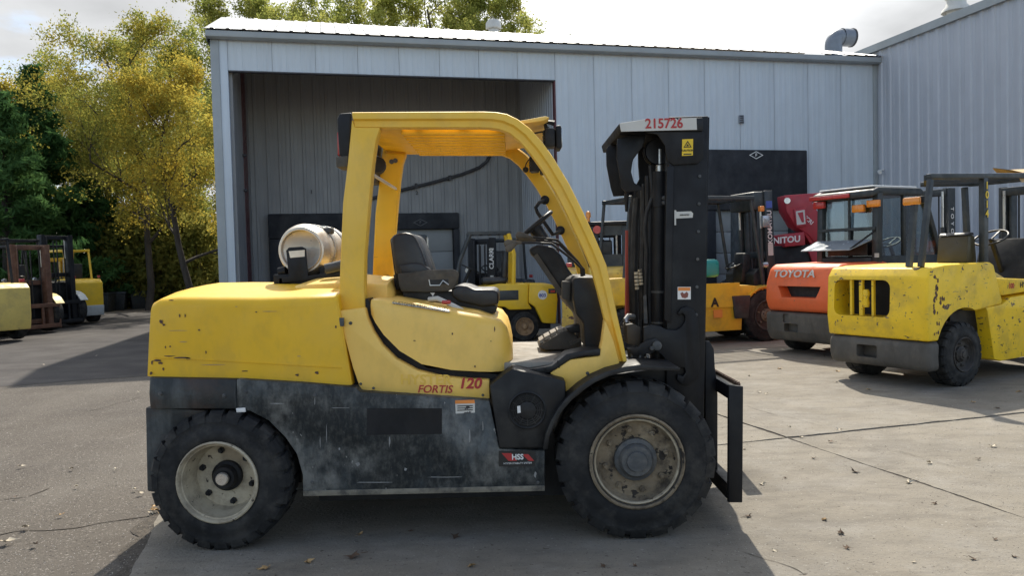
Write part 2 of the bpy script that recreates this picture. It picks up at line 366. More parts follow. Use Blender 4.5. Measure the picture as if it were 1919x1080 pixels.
MB().box(LEN-.118, LEN-.004, -.03, .1, 0, EAVE).build('corner_trim', m_trim, wh, bevel=.006)
MB().box(OX0, OX1, -.012, .1, OZ-.03, OZ-.003).build('bay_head_trim', m_conduit, wh)
MB().box(OX1-.035, OX1-.002, -.015, .12, 0, OZ-.033).build('bay_jamb_trim', m_maroon, wh)
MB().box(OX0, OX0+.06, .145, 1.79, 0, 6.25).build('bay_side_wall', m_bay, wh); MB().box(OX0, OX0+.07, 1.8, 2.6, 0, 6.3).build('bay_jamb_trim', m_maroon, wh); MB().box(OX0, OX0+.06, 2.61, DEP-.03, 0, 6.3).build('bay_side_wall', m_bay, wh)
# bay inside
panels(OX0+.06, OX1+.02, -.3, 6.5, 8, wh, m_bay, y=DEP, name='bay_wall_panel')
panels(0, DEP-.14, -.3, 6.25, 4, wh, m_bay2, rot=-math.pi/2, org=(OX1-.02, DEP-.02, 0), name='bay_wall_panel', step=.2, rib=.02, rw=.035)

# solid sides and rear
MB().box(.02, .16, .16, 12, 0, 6.2).build('side_wall', m_wall, wh); MB().box(.17, LEN, 11.8, 12, 0, 6.4).build('rear_wall', m_wall, wh)
MB().box(OX1+.03, LEN-.1, .03, .12, 0, EAVE-.02).build('inner_wall', m_wall2, wh); MB().box(OX0+.06, OX1, DEP+.05, DEP+.15, 0, 6.5).build('inner_wall', m_wall2, wh)
# eave trim, gutter, roof
MB().prism([(-.22, EAVE-.03), (-.22, EAVE+.09), (-.05, EAVE+.11), (-.05, EAVE-.05), (-.12, EAVE-.06)], -.06, LEN-.02, 'x').build('gutter', m_trim, wh, bevel=.01)
TR = 2.7
zl = BW(405, 31, TR)[1]; zr = BW(1560, 94, TR)[1]
npan = 17; wp = (LEN+.05)/npan
for i in range(npan):
    mb = MB(); prof = []
    for k in range(3):
        c = wp*(k+.5)/3; prof += [(c-.05, 0), (c-.025, .016), (c+.025, .016), (c+.05, 0)]
    prof = [(0.001, 0)]+prof+[(wp-.002, 0)]
    m_ = len(prof); vs_ = []
    for yy, s in ((-.25, 0), (TR, 1)):
        for x, h in prof:
            X = -.08+wp*i+x; zt = zl+(zr-zl)*X/LEN
            vs_.append((X, yy, (EAVE+.115)*(1-s)+zt*s+h))
    mb.add(vs_, [(k, k+1, m_+k+1, m_+k) for k in range(m_-1)])
    mb.build('roof_panel', m_roof, wh, smooth=0)
MB().add([(-.08, TR+.002, zl), (LEN, TR+.002, zr), (LEN, 12.1, 6.35), (-.08, 12.1, 6.35)], [(0, 1, 2, 3)]).build('rear_roof', m_roof, wh)
MB().add([(-.05, -.2, EAVE+.1), (-.05, TR, zl-.01), (-.05, 12, 6.35), (-.05, 12, 6.1), (-.05, -.2, 6.1)], [(0, 1, 2, 3, 4)]).build('gable_trim', m_trim, wh)
# dock shelters
def diamond(parent, cx, cz, y, w, h, th, m):
    o_ = [(cx-w, cz), (cx, cz+h), (cx+w, cz), (cx, cz-h)]; i_ = [(cx-w+th*2.1, cz), (cx, cz+h-th), (cx+w-th*2.1, cz), (cx, cz-h+th)]
    mb = MB(); mb.add([(x, y, z) for x, z in o_+i_], [(k, (k+1) % 4, 4+(k+1) % 4, 4+k) for k in range(4)])
    mb.build('diamond_mark', m, parent, smooth=0)
    writing('F', h*1.15, m, parent, (cx, y, cz), (1, 0, 0), (0, 0, 1), bold=.02)
def shelter(x0, x1, zt, zhead, y, dep, label, logo, m_logo=None, leg=.45, lw=.19, lh=.095):
    s = empty('dock_shelter', wL+wa*((x0+x1)/2)+wn*y, TH, label, 'dock shelter')
    hw = (x1-x0)/2
    MB().box(-hw, hw, -dep, -.02, zhead, zt).build('head_curtain', m_shelter, s, bevel=.03)
    for sg in (-1, 1): MB().box(*sorted((sg*hw, sg*(hw-leg))), -dep+.01, -.021, 0, zhead-.003).build('side_curtain', m_shelter, s, bevel=.03)
    if logo: diamond(s, logo[0], logo[1], -dep-.004, lw, lh, .018, m_logo or m_white)
    n = int((zhead)/.5)
    for k in range(n):
        z0 = zhead*k/n; MB().box(-hw+leg+.004, hw-leg-.004, -.075, -.022, z0+.006, zhead*(k+1)/n-.006).build('door_section', m_doorslat, s, bevel=.01)
    return s
x0, zt = BW(1300, 282); x1, _ = BW(1503, 280)
lx, lz = BW(1408, 293)
shelter(x0, x1, zt, 2.55, 0, .22, 'black dock shelter on the outer wall beside the telehandler', (lx-(x0+x1)/2, lz))
yb = DEP-.03
x0, zt = BW(503, 402, yb); x1, _ = BW(668, 402, yb)
m_dim = mat('faded_print', (.10, .105, .11), .7)
shelter(x0, x1, zt, zt-.62, DEP, .25, 'black dock shelter at the left of the bay, behind the gas cylinder', None)
x0, zt = BW(707, 401, yb); x1, _ = BW(858, 401, yb); lx, lz = BW(786, 418, yb)
shelter(x0, x1, zt, zt-.42, DEP, .25, 'black dock shelter at the right of the bay, behind the seat', (lx-(x0+x1)/2, lz), m_dim, .16)
# numbers, conduit, plate, camera
for ch, px, py in (('1', 584, 360), ('2', 781, 362)):
    x, z = BW(px, py, DEP); writing(ch, .13, m_conduit, wh, (x, DEP-.03, z), (1, 0, 0), (0, 0, 1), 'bay_number', bold=.02)
pp = [BW(a, b, DEP-.08) for a, b in ((690, 374), (750, 357), (812, 342), (868, 326), (898, 314), (913, 302), (921, 285))]
MB().tube([(x, DEP-.09, z) for x, z in pp], .042, 8).build('conduit', m_conduit, wh)
for a, b in ((780, 349), (843, 334)):
    x, z = BW(a, b, DEP-.08); MB().box(x-.03, x+.03, DEP-.15, DEP-.02, z-.06, z+.07).build('conduit_clip', m_conduit, wh)
for px, py in ((444, 278), (447, 348)):
    x, z = BW(px, py, .5); MB().lathe([(.001, 0), (.035, .0), (.04, .05), (.02, .09)], (OX0+.06, 1.6, z), (1, 0, 0), 10).build('bay_lamp', m_conduit, wh)
x, z = BW(1388, 224); ut = empty('louvre_plate', wL+wa*x+Vector((0, 0, z)), TH, 'small grey louvred plate high on the warehouse wall', 'vent')
MB().box(-.06, .06, -.05, -.017, -.1, .1).build('plate', m_galv, ut, bevel=.006)
for k in range(4): MB().beam((-.045, -.055, -.075+.05*k), (.045, -.055, -.065+.05*k), .012, .022).build('slat', m_conduit, ut)
# rooftop vents
def rv(px, py, t, label, sc, m):
    x, z = BW(px, py, t); v = empty('roof_vent', wL+wa*x+wn*t+Vector((0, 0, z)), TH, label, 'roof vent')
    MB().lathe([(.17*sc, -.6*sc), (.17*sc, .05*sc), (.23*sc, .05*sc)], (0, 0, 0), (0, 0, 1), 20).build('stack', m, v)
    MB().lathe([(.23*sc, .0), (.26*sc, .02), (.26*sc, .2*sc), (.20*sc, .29*sc), (.06*sc, .33*sc), (.001, .33*sc)], (0, 0, .02), (0, 0, 1), 20).build('cap', m, v)
rv(925, 56, 3.6, 'white capped vent on the warehouse roof ridge, in front of the treetops', .8, m_offwhite)
x, z = BW(1562, 96, 2.0)
ex = empty('exhaust_elbow', wL+wa*x+wn*2.0+Vector((0, 0, z)), TH, 'grey sheet metal exhaust elbow on the roof at the grey building', 'exhaust duct')
el = []
for k in range(7):
    a = math.pi/2*k/6; el.append((.24-.24*math.cos(a), 0, .16+.24*math.sin(a)))
MB().tube([(0, 0, -.4), (0, 0, .02)]+el, .23, 16, False).build('elbow', m_galv, ex)
MB().tube([(.24, 0, .4), (.56, 0, .4)], .245, 16, False).build('outlet', m_galv, ex); MB().tube([(.555, 0, .4), (.6, 0, .4)], .26, 16).build('flap', m_conduit, ex)

# ------------------------------------------------------------------ grey building on the right
gR = wL+wa*LEN
gb = empty('grey_building', gR, TH, 'taller grey ribbed metal building at the right edge', 'building')
GT = 6.62
def GW(px, py):                     # photograph -> (toward camera, up) on the side wall
    d = ray(px, py); s = (gR-EYE).dot(wa)/d.dot(wa); w = EYE+d*s; return -(w-gR).dot(wn), w.z
w = .92
src = panel_mesh(w, 0, GT, rib=.028, step=.31, rw=.06).build('wall_panel', m_wall2, gb, smooth=0)
for i in range(16):
    o_ = src if i == 0 else inst(src, gb, (0, 0, 0)); o_.rotation_euler = (0, 0, -math.pi/2); o_.location = (0, 4.6-w*i, 0)
MB().box(.05, 9, -10.1, 4.6, 0, GT-.05).build('core_wall', m_wall2, gb)
MB().prism([(-.1, GT-.12), (-.1, GT+.06), (.1, GT+.1), (.1, GT-.12)], -10.1, 4.65).add([], []).build('eave_trim', m_trim, gb)
gb_e = gb.children[-1]
MB().add([(.1, -10.1, GT+.1), (.1, 4.65, GT+.1), (6, 4.65, GT+.9), (6, -10.1, GT+.9)], [(0, 1, 2, 3)]).build('roof_sheet', m_roof, gb)
t_, z = GW(1658, 322)
sc = empty('security_camera', gR-wn*t_-wa*.03+Vector((0, 0, z)), TH, 'small white security camera on the grey wall corner', 'camera')
MB().tube([(0, 0, .05), (-.09, 0, .04)], .02, 8).build('bracket', m_white, sc); MB().lathe([(.001, .1), (.045, .1), (.05, .05), (.045, -.06), (.001, -.07)], (-.12, 0, 0), (-.5, -.8, -.25), 14).build('housing', m_white, sc, bevel=0)
d = ray(1792, 14); tgt = EYE+d*18.2
v = empty('roof_vent', tgt, 0, 'white flared vent on the grey building roof, cut by the top edge', 'roof vent')
MB().lathe([(.2, -.8), (.2, -.02)], (0, 0, 0), (0, 0, 1), 20).build('stack', m_offwhite, v); MB().lathe([(.32, -.1), (.3, -.03), (.22, .06), (.2, .2), (.24, .22), (.24, .5), (.001, .6)], (0, 0, 0), (0, 0, 1), 20).build('cap', m_offwhite, v)

# ------------------------------------------------------------------ trees
def add_leaves(cen, n_each, spread, size, rs, aspect=.5, droop=0.3, lobes=False):
    """cen: (k,3) twig points; returns vertex and face arrays of small bent leaves"""
    cen = np.repeat(cen, n_each, axis=0); n = len(cen)
    p = cen+rs.normal(0, spread, (n, 3))
    a = rs.normal(0, 1, (n, 3)); a[:, 2] -= droop; a /= np.linalg.norm(a, axis=1)[:, None]
    b = rs.normal(0, 1, (n, 3)); b -= a*(a*b).sum(1)[:, None]; b /= np.linalg.norm(b, axis=1)[:, None]
    L = (size*rs.uniform(.45, 1.7, n))[:, None]; Wd = L*aspect
    v = np.stack([p-a*L*.5, p+b*Wd*.5, p+a*L*.5, p-b*Wd*.5], 1).reshape(-1, 3)
    f = np.arange(n*4).reshape(-1, 4); return v, f
def np_obj(name, v, f, m, parent):
    me = bpy.data.meshes.new(name); me.vertices.add(len(v)); me.vertices.foreach_set('co', np.asarray(v, np.float32).ravel())
    k = f.shape[1]; me.loops.add(f.size); me.loops.foreach_set('vertex_index', f.astype(np.int32).ravel())
    me.polygons.add(len(f)); me.polygons.foreach_set('loop_start', (np.arange(len(f))*k).astype(np.int32)); me.polygons.foreach_set('loop_total', np.full(len(f), k, np.int32))
    me.update(); me.materials.append(m); o_ = bpy.data.objects.new(name, me); COL.objects.link(o_); o_.parent = parent; return o_
def broadleaf(name, label, cat, base, hgt, seed, lm, crown0=.25, spread=.42, leaf=.2, per=14, tr=.16, lean=(0, 0), group=None, levels=4, clump=.15, limbs=9, bm_=None):
    rnd = random.Random(seed); rs = np.random.RandomState(seed)
    t = empty(name, base, 0, label, cat, group); tb = MB(); tips = []
    def grow(p, d, L, r, lev):
        n = 4; pts = [p]; q = Vector(p)
        for k in range(n):
            d = (d+Vector((rnd.gauss(0, .13), rnd.gauss(0, .13), rnd.gauss(.05, .1)))).normalized(); q = q+d*(L/n); pts.append(q.copy())
        rs_ = [r*(1-.55*k/n) for k in range(n+1)]
        tb.tube(pts, rs_, 6 if lev < 2 else 4, False)
        if lev >= levels-1:
            tips.extend(pts[1:]); 
            if lev >= levels: return
        if lev < levels:
            kids = [5, 5, 4, 3][min(lev, 3)]
            for k in range(kids):
                i = rnd.choice([1, 2, 3, 4]) if k < kids-1 else 4
                az = rnd.uniform(0, 2*math.pi); s = rnd.uniform(.5, 1.0)
                side = d.orthogonal().normalized(); side.rotate(Matrix.Rotation(az, 3, d))
                nd_ = (d*rnd.uniform(.45, .9)+side*s+Vector((0, 0, .12))).normalized()
                grow(pts[i], nd_, L*rnd.uniform(.5, .72), rs_[i]*.62, lev+1)
    # trunk
    n = 9; pts = []; rad = []
    for k in range(n+1):
        f = k/n; pts.append(Vector((lean[0]*f*hgt+math.sin(f*5+seed)*.22*f*2+rnd.gauss(0, .05), lean[1]*f*hgt+math.cos(f*4+seed)*.2*f*2, -.2+f*hgt*.86))); rad.append(tr*(1-.82*f)+.015)
    tb.tube(pts, rad, 9, False)
    for k in range(limbs):
        f = crown0+(1-crown0)*((k+rnd.random()*.8)/limbs); i = min(n-1, int(f*n)); p = pts[i].lerp(pts[i+1], f*n-i)
        az = k*2.4+rnd.uniform(-.5, .5); up = .35+.9*f
        d = Vector((math.cos(az), math.sin(az), up)).normalized()
        grow(p, d, hgt*spread*(1.05-.62*f)*rnd.uniform(.6, .85), rad[i]*.55, 1)
    tb.build('trunk', bm_ or m_bark, t, smooth=60)
    c = np.array([tuple(p) for p in tips])
    v, f = add_leaves(c, per, clump, leaf, rs)
    np_obj('crown', v, f, lm, t); return t
def conifer(name, label, base, hgt, rad, seed, lm, group=None):
    rnd = random.Random(seed); rs = np.random.RandomState(seed)
    t = empty(name, base, 0, label, 'tree', group); tb = MB()
    tb.tube([(0, 0, -.2), (.05, 0, hgt*.5), (0, .03, hgt*.98)], [.17, .1, .012], 8, False)
    V = []; n_b = int(hgt*22)
    for k in range(n_b):
        f = (k+rnd.random())/n_b; z = .25+f*(hgt-.3); az = rnd.uniform(0, 6.283)
        L = rad*((1-f)**.85)*rnd.choice((.55, .75, .9, 1.0, 1.25))*rnd.uniform(.85, 1.1)*(1 if f > .06 else .8)+.12; dr = -.12+.5*f
        d = np.array([math.cos(az), math.sin(az), dr]); 
        tb.tube([(0, 0, z), tuple(np.array([0, 0, z])+d*L*.5+[0, 0, -.03*L]), tuple(np.array([0, 0, z])+d*L*.95)], [.022, .014, .004], 3, False)
        m_ = int(30*L/1.2)+12
        s = rs.uniform(.22, 1., m_)**.7
        p = np.array([0, 0, z])+np.outer(s*L, d)+np.c_[np.zeros(m_), np.zeros(m_), -.10*L*s*(1-s)*2]
        p += rs.normal(0, .05+.10*L*.5, (m_, 3))*np.array([1, 1, .5])
        V.append(p)
    c = np.concatenate(V)
    v, f = add_leaves(c, 5, .07, .24, rs, .26, .55)
    tb.build('trunk', m_barkdark, t, smooth=60); np_obj('crown', v, f, lm, t); return t
lm_con = leafmat('needles_dark', (.040, .10, .036), (.09, .18, .06), .42)
lm_con2 = leafmat('needles_green', (.055, .125, .040), (.115, .21, .07), .42)
lm_yel = leafmat('leaves_yellow', (.46, .38, .07), (.17, .24, .07), .58)
lm_yel2 = leafmat('leaves_gold', (.60, .41, .055), (.28, .31, .08), .58)
lm_mix = leafmat('leaves_gold_green', (.50, .37, .06), (.15, .23, .065), .58)
lm_gry = leafmat('leaves_green_yellow', (.24, .30, .08), (.45, .42, .11), .6)
lm_grn = leafmat('leaves_green', (.16, .22, .06), (.36, .34, .09), .5)
lm_und = leafmat('leaves_undergrowth', (.07, .10, .032), (.26, .25, .07), .45)
def at(px, Y): d = ray(px, 500); return Vector((d.x/d.y*Y, Y, 0))
def hz_(px, py, Y): return P(px, py, Y).z
T = 'trees along the left edge of the yard'
conifer('evergreen_tree', 'broad dark evergreen at the left edge behind the pale forklift', at(12, 27), hz_(12, 175, 27), 2.9, 1, lm_con2, T)
conifer('evergreen_tree', 'tallest dark pointed evergreen, second from the left edge', at(78, 30), hz_(78, 125, 30), 2.6, 2, lm_con, T)
conifer('evergreen_tree', 'low dark evergreen in front of the yellow trees, behind the upright yellow forklift', at(165, 31), hz_(165, 330, 31), 2.6, 3, lm_con, T)
broadleaf('autumn_tree', 'thin yellow autumn tree rising between the evergreens at far left', 'tree', at(25, 35), hz_(40, 135, 35), 11, lm_yel2, .35, .30, .10, 9, .12, group=T)
broadleaf('autumn_tree', 'bare-topped yellow tree just right of the tallest evergreen', 'tree', at(165, 33), hz_(170, 85, 33), 12, lm_yel, .3, .30, .09, 4, .10, (-.02, 0), group=T)
broadleaf('autumn_tree', 'tall golden tree with a forked dark trunk left of the warehouse', 'tree', at(275, 29), hz_(285, 20, 29), 13, lm_mix, .24, .38, .085, 11, .13, (.01, 0), group=T)
broadleaf('autumn_tree', 'leaning yellow tree nearest the warehouse corner', 'tree', at(355, 27), hz_(335, 110, 27), 14, lm_yel2, .22, .38, .085, 10, .12, (-.07, 0), group=T)
broadleaf('autumn_tree', 'slender yellow tree with a dark bare lower trunk between its neighbours', 'tree', at(225, 32), hz_(228, 150, 32), 21, lm_yel, .3, .34, .09, 7, .11, (-.03, 0), group=T)
broadleaf('autumn_tree', 'crooked low tree with gold leaves in front of the shrubs', 'tree', at(318, 33), hz_(320, 300, 33), 23, lm_yel, .2, .42, .09, 9, .10, (.06, 0), group=T)
broadleaf('autumn_tree', 'tall pale green tree rising over the warehouse left corner', 'tree', at(425, 42), hz_(440, -60, 42), 15, lm_gry, .3, .36, .13, 13, .2, group=T)
broadleaf('autumn_tree', 'full yellow-green tree filling the gap beside the warehouse wall', 'tree', at(352, 39), hz_(350, 60, 39), 31, lm_gry, .15, .36, .12, 12, .15, group=T)
broadleaf('autumn_tree', 'full green-gold tree behind the low evergreen', 'tree', at(215, 40), hz_(215, 120, 40), 32, lm_mix, .12, .34, .12, 11, .15, group=T)
B = 'treetops behind the warehouse'
broadleaf('background_tree', 'leftmost treetop showing above the middle of the warehouse roof', 'tree', at(675, 44), hz_(675, -60, 44), 16, lm_gry, .35, .34, .13, 14, .18, group=B)
broadleaf('background_tree', 'broad treetop above the warehouse roof left of the white vent', 'tree', at(815, 44), hz_(815, -75, 44), 17, lm_gry, .35, .36, .13, 14, .18, group=B)
broadleaf('background_tree', 'rightmost small treetop above the warehouse roof past the white vent', 'tree', at(965, 45), hz_(985, -12, 45), 18, lm_gry, .4, .28, .13, 14, .16, group=B)
broadleaf('background_tree', 'thin green tree far behind the golden trees', 'tree', at(300, 48), hz_(300, 250, 48), 19, lm_grn, .15, .34, .18, 5, .16, group=B)
broadleaf('background_tree', 'treetop filling the gap just right of the warehouse left roof corner', 'tree', at(545, 46), hz_(540, -60, 46), 27, lm_gry, .35, .32, .13, 14, .17, group=B)
broadleaf('background_tree', 'dense treetop directly behind the white roof vent', 'tree', at(890, 46), hz_(890, -35, 46), 28, lm_gry, .35, .32, .13, 14, .17, group=B)
def shrub(px, Y, h, rx, seed, label, m=lm_und):
    rs = np.random.RandomState(seed); t = empty('shrub', at(px, Y), 0, label, 'shrub', 'undergrowth below the trees'); tb = MB()
    n = 260; u = rs.normal(0, 1, (n, 3)); u /= np.linalg.norm(u, axis=1)[:, None]; r = rs.uniform(.35, 1, n)**.6
    c = u*r[:, None]*np.array([rx, rx*.8, h*.55])+np.array([0, 0, h*.5]); c = c[c[:, 2] > .05]
    for k in range(9):
        q = c[rs.randint(len(c))]; tb.tube([(0, 0, -.05), tuple(q*.5+[0, 0, .1]), tuple(q)], [.03, .02, .008], 4, False)
    tb.build('stems', m_barkdark, t); v, f = add_leaves(c, 26, .16, .17, rs); np_obj('foliage', v, f, m, t)
for k, (px, Y, h, rx, lb) in enumerate([(232, 31.5, 2.6, 1.7, 'dark shrub at the foot of the low evergreen'), (300, 32, 2.3, 1.9, 'dark shrub under the golden tree with the forked trunk'), (362, 33, 3.0, 1.9, 'green shrub against the warehouse corner'),
                                        (120, 31, 2.0, 1.9, 'dark shrub behind the upright yellow forklift'), (45, 30, 2.2, 1.9, 'dark shrub behind the rusty mast at far left'), (-30, 29, 2.4, 1.9, 'dark shrub at the extreme left edge')]):
    shrub(px, Y, h, rx, 40+k, lb)
lm_hedge = leafmat('leaves_hedge', (.14, .17, .045), (.40, .34, .08), .52)
for k, (px, Y, h, rx, lb) in enumerate([(245, 31, 3.6, 1.6, 'tall yellow-green bush behind the forked golden tree trunk'), (315, 31, 4.2, 1.7, 'tallest yellow-green bush, behind the leaning trunk'), (375, 30.5, 3.6, 1.5, 'yellow-green bush touching the warehouse corner')]): shrub(px, Y, h, rx, 60+k, lb, lm_hedge)

# ------------------------------------------------------------------ forklift materials
RUST = (.13, .05, .022)
m_yel = mat('yellow_paint', (.78, .46, .012), .5, 0, .10, 2.2, dirt=[((.70, .43, .045), .55, 1.6, (1, 1, 1)), ((.45, .28, .04), .3, 7, (1, 1, .6))], chip=[(RUST, .735, 7.5, (1, 1, 1.6)), ((.05, .035, .03), .77, 24, (1, 1, 1)), ((.30, .16, .05), .75, 13, (.35, 1, 2.2))], bump=.03, bs=30, spec=.5)
m_yelp = mat('yellow_paint_sun_haze', (.88, .57, .135), .5, 0, .07, 2.0, dirt=[((.84, .51, .035), .6, 1.9, (1, 1, 1)), ((.55, .37, .10), .25, 8, (1, 1, .6))], chip=[((.10, .06, .03), .775, 15, (1, 1, 1)), ((.05, .035, .03), .79, 30, (1, 1, .5))], bump=.03, bs=30)  # yellow made paler: sun reflection and haze are painted into the colour
m_yelg = mat('yellow_paint_guard', (.84, .515, .05), .5, 0, .07, 2.0, dirt=[((.80, .52, .11), .5, 1.7, (1, 1, 1)), ((.50, .34, .08), .25, 8, (1, 1, .6))], chip=[((.10, .06, .03), .775, 15, (1, 1, 1))], bump=.03, bs=30)
m_chas = mat('chassis_paint_scuffed', (.007, .0115, .0145), .5, 0, .3, 3, dirt=[((.115, .132, .14), .8, 1.5, (1, 1, 1)), ((.23, .23, .215), .75, 4.2, (1, 1, .8)), ((.009, .0125, .0145), .85, 3.1, (1, 1, 1.2)), ((.008, .011, .013), .6, 22, (1, 1, .45)), ((.15, .145, .13), .3, 40, (1, 1, .5))], chip=[((.30, .29, .27), .69, 26, (1, 1, .5)), ((.28, .27, .25), .72, 6, (.4, 1, 2.5))], bump=.12, bs=40, spec=.4)
m_chasw = mat('counterweight_paint_scuffed', (.012, .016, .018), .55, 0, .3, 3, dirt=[((.10, .11, .11), .6, 5, (1, 1, .25)), ((.06, .028, .015), .6, 3.2, (1, 1, 1))], chip=[((.22, .20, .17), .72, 18, (1, 1, .4))], bump=.2, bs=30)
m_blk = mat('black_paint', (.007, .0075, .0095), .5, 0, .3, 3, dirt=[((.026, .027, .03), .5, 3.5, (1, 1, .5))], chip=[((.15, .14, .13), .755, 22, (1, 1, .4))], bump=.06, bs=30, spec=.3)
m_plas = mat('black_plastic', (.010, .0105, .012), .5, 0, .2, 4, dirt=((.075, .072, .066), .32, 4, (1, 1, 1)), bump=.06, bs=160, spec=.35)
m_plasd = mat('dusty_plastic', (.05, .045, .038), .7, 0, .2, 4, dirt=((.17, .14, .10), .55, 3, (1, 1, 1)))
m_vinyl = mat('black_vinyl', (.015, .015, .017), .38, 0, .2, 5, dirt=((.07, .065, .06), .3, 4, (1, 1, 1)), bump=.1, bs=200)
m_tyre = mat('tyre_rubber', (.0095, .0100, .0112), .75, 0, .25, 4, dirt=[((.034, .034, .034), .65, 2.6, (1, 1, 1)), ((.10, .092, .08), .3, 9, (1, 1, 1))], bump=.12, bs=70, spec=.35)
m_rimc = mat('rim_cream', (.46, .40, .29), .6, 0, .18, 4, dirt=[((.27, .21, .14), .75, 4, (1, 1, 1)), ((.10, .08, .06), .5, 9, (1, 1, 1))], chip=[((.05, .038, .03), .63, 20, (1, 1, 1))], bump=.08, bs=50)
m_rimd = mat('rim_dirty', (.20, .155, .10), .75, 0, .3, 5, dirt=[((.34, .285, .20), .6, 5, (1, 1, 1)), ((.035, .027, .021), .95, 7, (1, 1, 1))], chip=[((.025, .02, .016), .60, 16, (1, 1, 1))], bump=.3, bs=60)
m_hub = mat('hub_iron', (.075, .08, .085), .6, .3, .3, 6, dirt=((.2, .19, .17), .5, 9, (1, 1, 1)), bump=.2, bs=60)
m_steel = mat('bright_steel', (.55, .54, .52), .35, .9, .15, 6)
m_tank = mat('aluminium_tank', (.66, .60, .52), .36, .6, .12, 3, dirt=((.30, .27, .23), .55, 3, (1, 1, 1)), bump=.04, bs=20)
m_hose = mat('hose_rubber', (.013, .013, .014), .6, 0, .2, 8)
m_red = mat('red_letters', (.42, .03, .03), .5, 0, .1, 6)
m_wht = mat('white_letters', (.75, .74, .72), .5, 0, .1, 6)
m_orange = mat('orange_print', (.75, .25, .05), .5, 0, .1, 6)
m_caut = mat('caution_yellow', (.80, .55, .03), .5, 0, .08, 6)
m_inkblk = mat('black_ink', (.015, .015, .015), .5, 0, .1, 6)
m_plate = mat('white_plate_worn', (.56, .55, .51), .55, 0, .1, 5, chip=[((.05, .05, .055), .66, 12, (1, 1, 1))])
m_floor = mat('floor_plate_dusty', (.26, .235, .20), .75, 0, .15, 5, dirt=((.10, .09, .08), .6, 5, (1, 1, 1)), bump=.1, bs=80)
m_ghost = mat('ghost_print', (.80, .50, .075), .45, 0, .1, 4)
m_amber = mat('amber_lens', (.75, .26, .02), .25, 0, .1, 6, coat=.5)
m_redlens = mat('red_lens', (.45, .03, .025), .3, 0, .1, 6, coat=.5)
m_mirror = mat('lamp_glass', (.5, .52, .54), .15, .6, .1, 6)
def wheel(parent, c, out, Rt, w, Rr, m_r, m_h, lugs=22, lug=.016, dish=.06, bolts=8, hub=.075, hubout=.02, o=None, det=True, hubm=None, flange_w=.03):
    """wheel > tyre, rim (> bolts, hub): c = centre of the outer face, out = outward axis"""
    c = Vector(c); out = Vector(out).normalized(); u = out.orthogonal().normalized()
    if abs(out.z) < .5: u = Vector((0, 0, 1))
    vv = out.cross(u).normalized(); u = vv.cross(out).normalized()
    wh_ = MB(); Rb = Rt-lug
    wh_.lathe([(Rr*.98, -.012), (Rr+.012, 0), (Rr+.03, .004), (Rr+(Rb-Rr)*.45, .0), (Rr+(Rb-Rr)*.52, -.006), (Rb-.03, -.006), (Rb-.006, -.022), (Rb, -.05), (Rb, -w+.05), (Rb-.03, -w+.004), (Rr+.02, -w), (Rr*.98, -w+.02)], c, out, 56 if det else 28, True)
    if lugs:
        for side in (0, 1):
            for k in range(lugs):
                a0 = 2*math.pi*(k+.5*side)/lugs; da = 2*math.pi/lugs*.37
                vs = []
                for (rr_, h, sk) in ((Rb-.035, -.003, 0), (Rb+.002, -.014, 0), (Rt, -.034, 0), (Rt, -w*.47, .35), (Rb-.01, -w*.47, .35)):
                    hh = h if side == 0 else -w-h
                    for s_ in (-1, 1):
                        a = a0+s_*da+sk*da*(1 if side == 0 else -1); vs.append(c+out*hh+(u*math.cos(a)+vv*math.sin(a))*rr_)
                wh_.add(vs, [(0, 1, 3, 2), (2, 3, 5, 4), (4, 5, 7, 6), (6, 7, 9, 8), (0, 2, 4, 6, 8), (1, 9, 7, 5, 3)])
    root = wh_.build('tyre', m_tyre, parent, o=o, smooth=32)
    rim = MB().lathe([(Rr*1.02, -.02), (Rr*1.02, .006), (Rr*.985, .012), (Rr*.95, .004), (Rr*.93, -.012), (Rr*.90, -.014), (Rr*.885, -flange_w), (Rr*.84, -dish*.75), (Rr*.80, -dish), (hub*1.5, -dish), (hub*1.45, -dish-.002), (.001, -dish-.002)], c, out, 40 if det else 24).build('rim', m_r, parent, o=o, smooth=40)
    for k in range(bolts if det else 0):
        a = 2*math.pi*k/bolts+.2; p = c+(u*math.cos(a)+vv*math.sin(a))*(Rr*.66)
        MB().lathe([(.017, -dish-.01), (.017, -dish+.018), (.011, -dish+.022), (.010, -dish+.034), (.001, -dish+.034)], p, out, 6).build('wheel_nut', m_h, rim, o=o, smooth=25)
    MB().lathe([(hub*1.25, -dish-.01), (hub*1.22, -dish+.02), (hub, -dish+.03), (hub*.97, hubout-.015), (hub*.85, hubout), (hub*.60, hubout), (hub*.56, hubout+.012), (.001, hubout+.014)], c, out, 28).build('hub', hubm or m_h, rim, o=o, smooth=35)
    return root

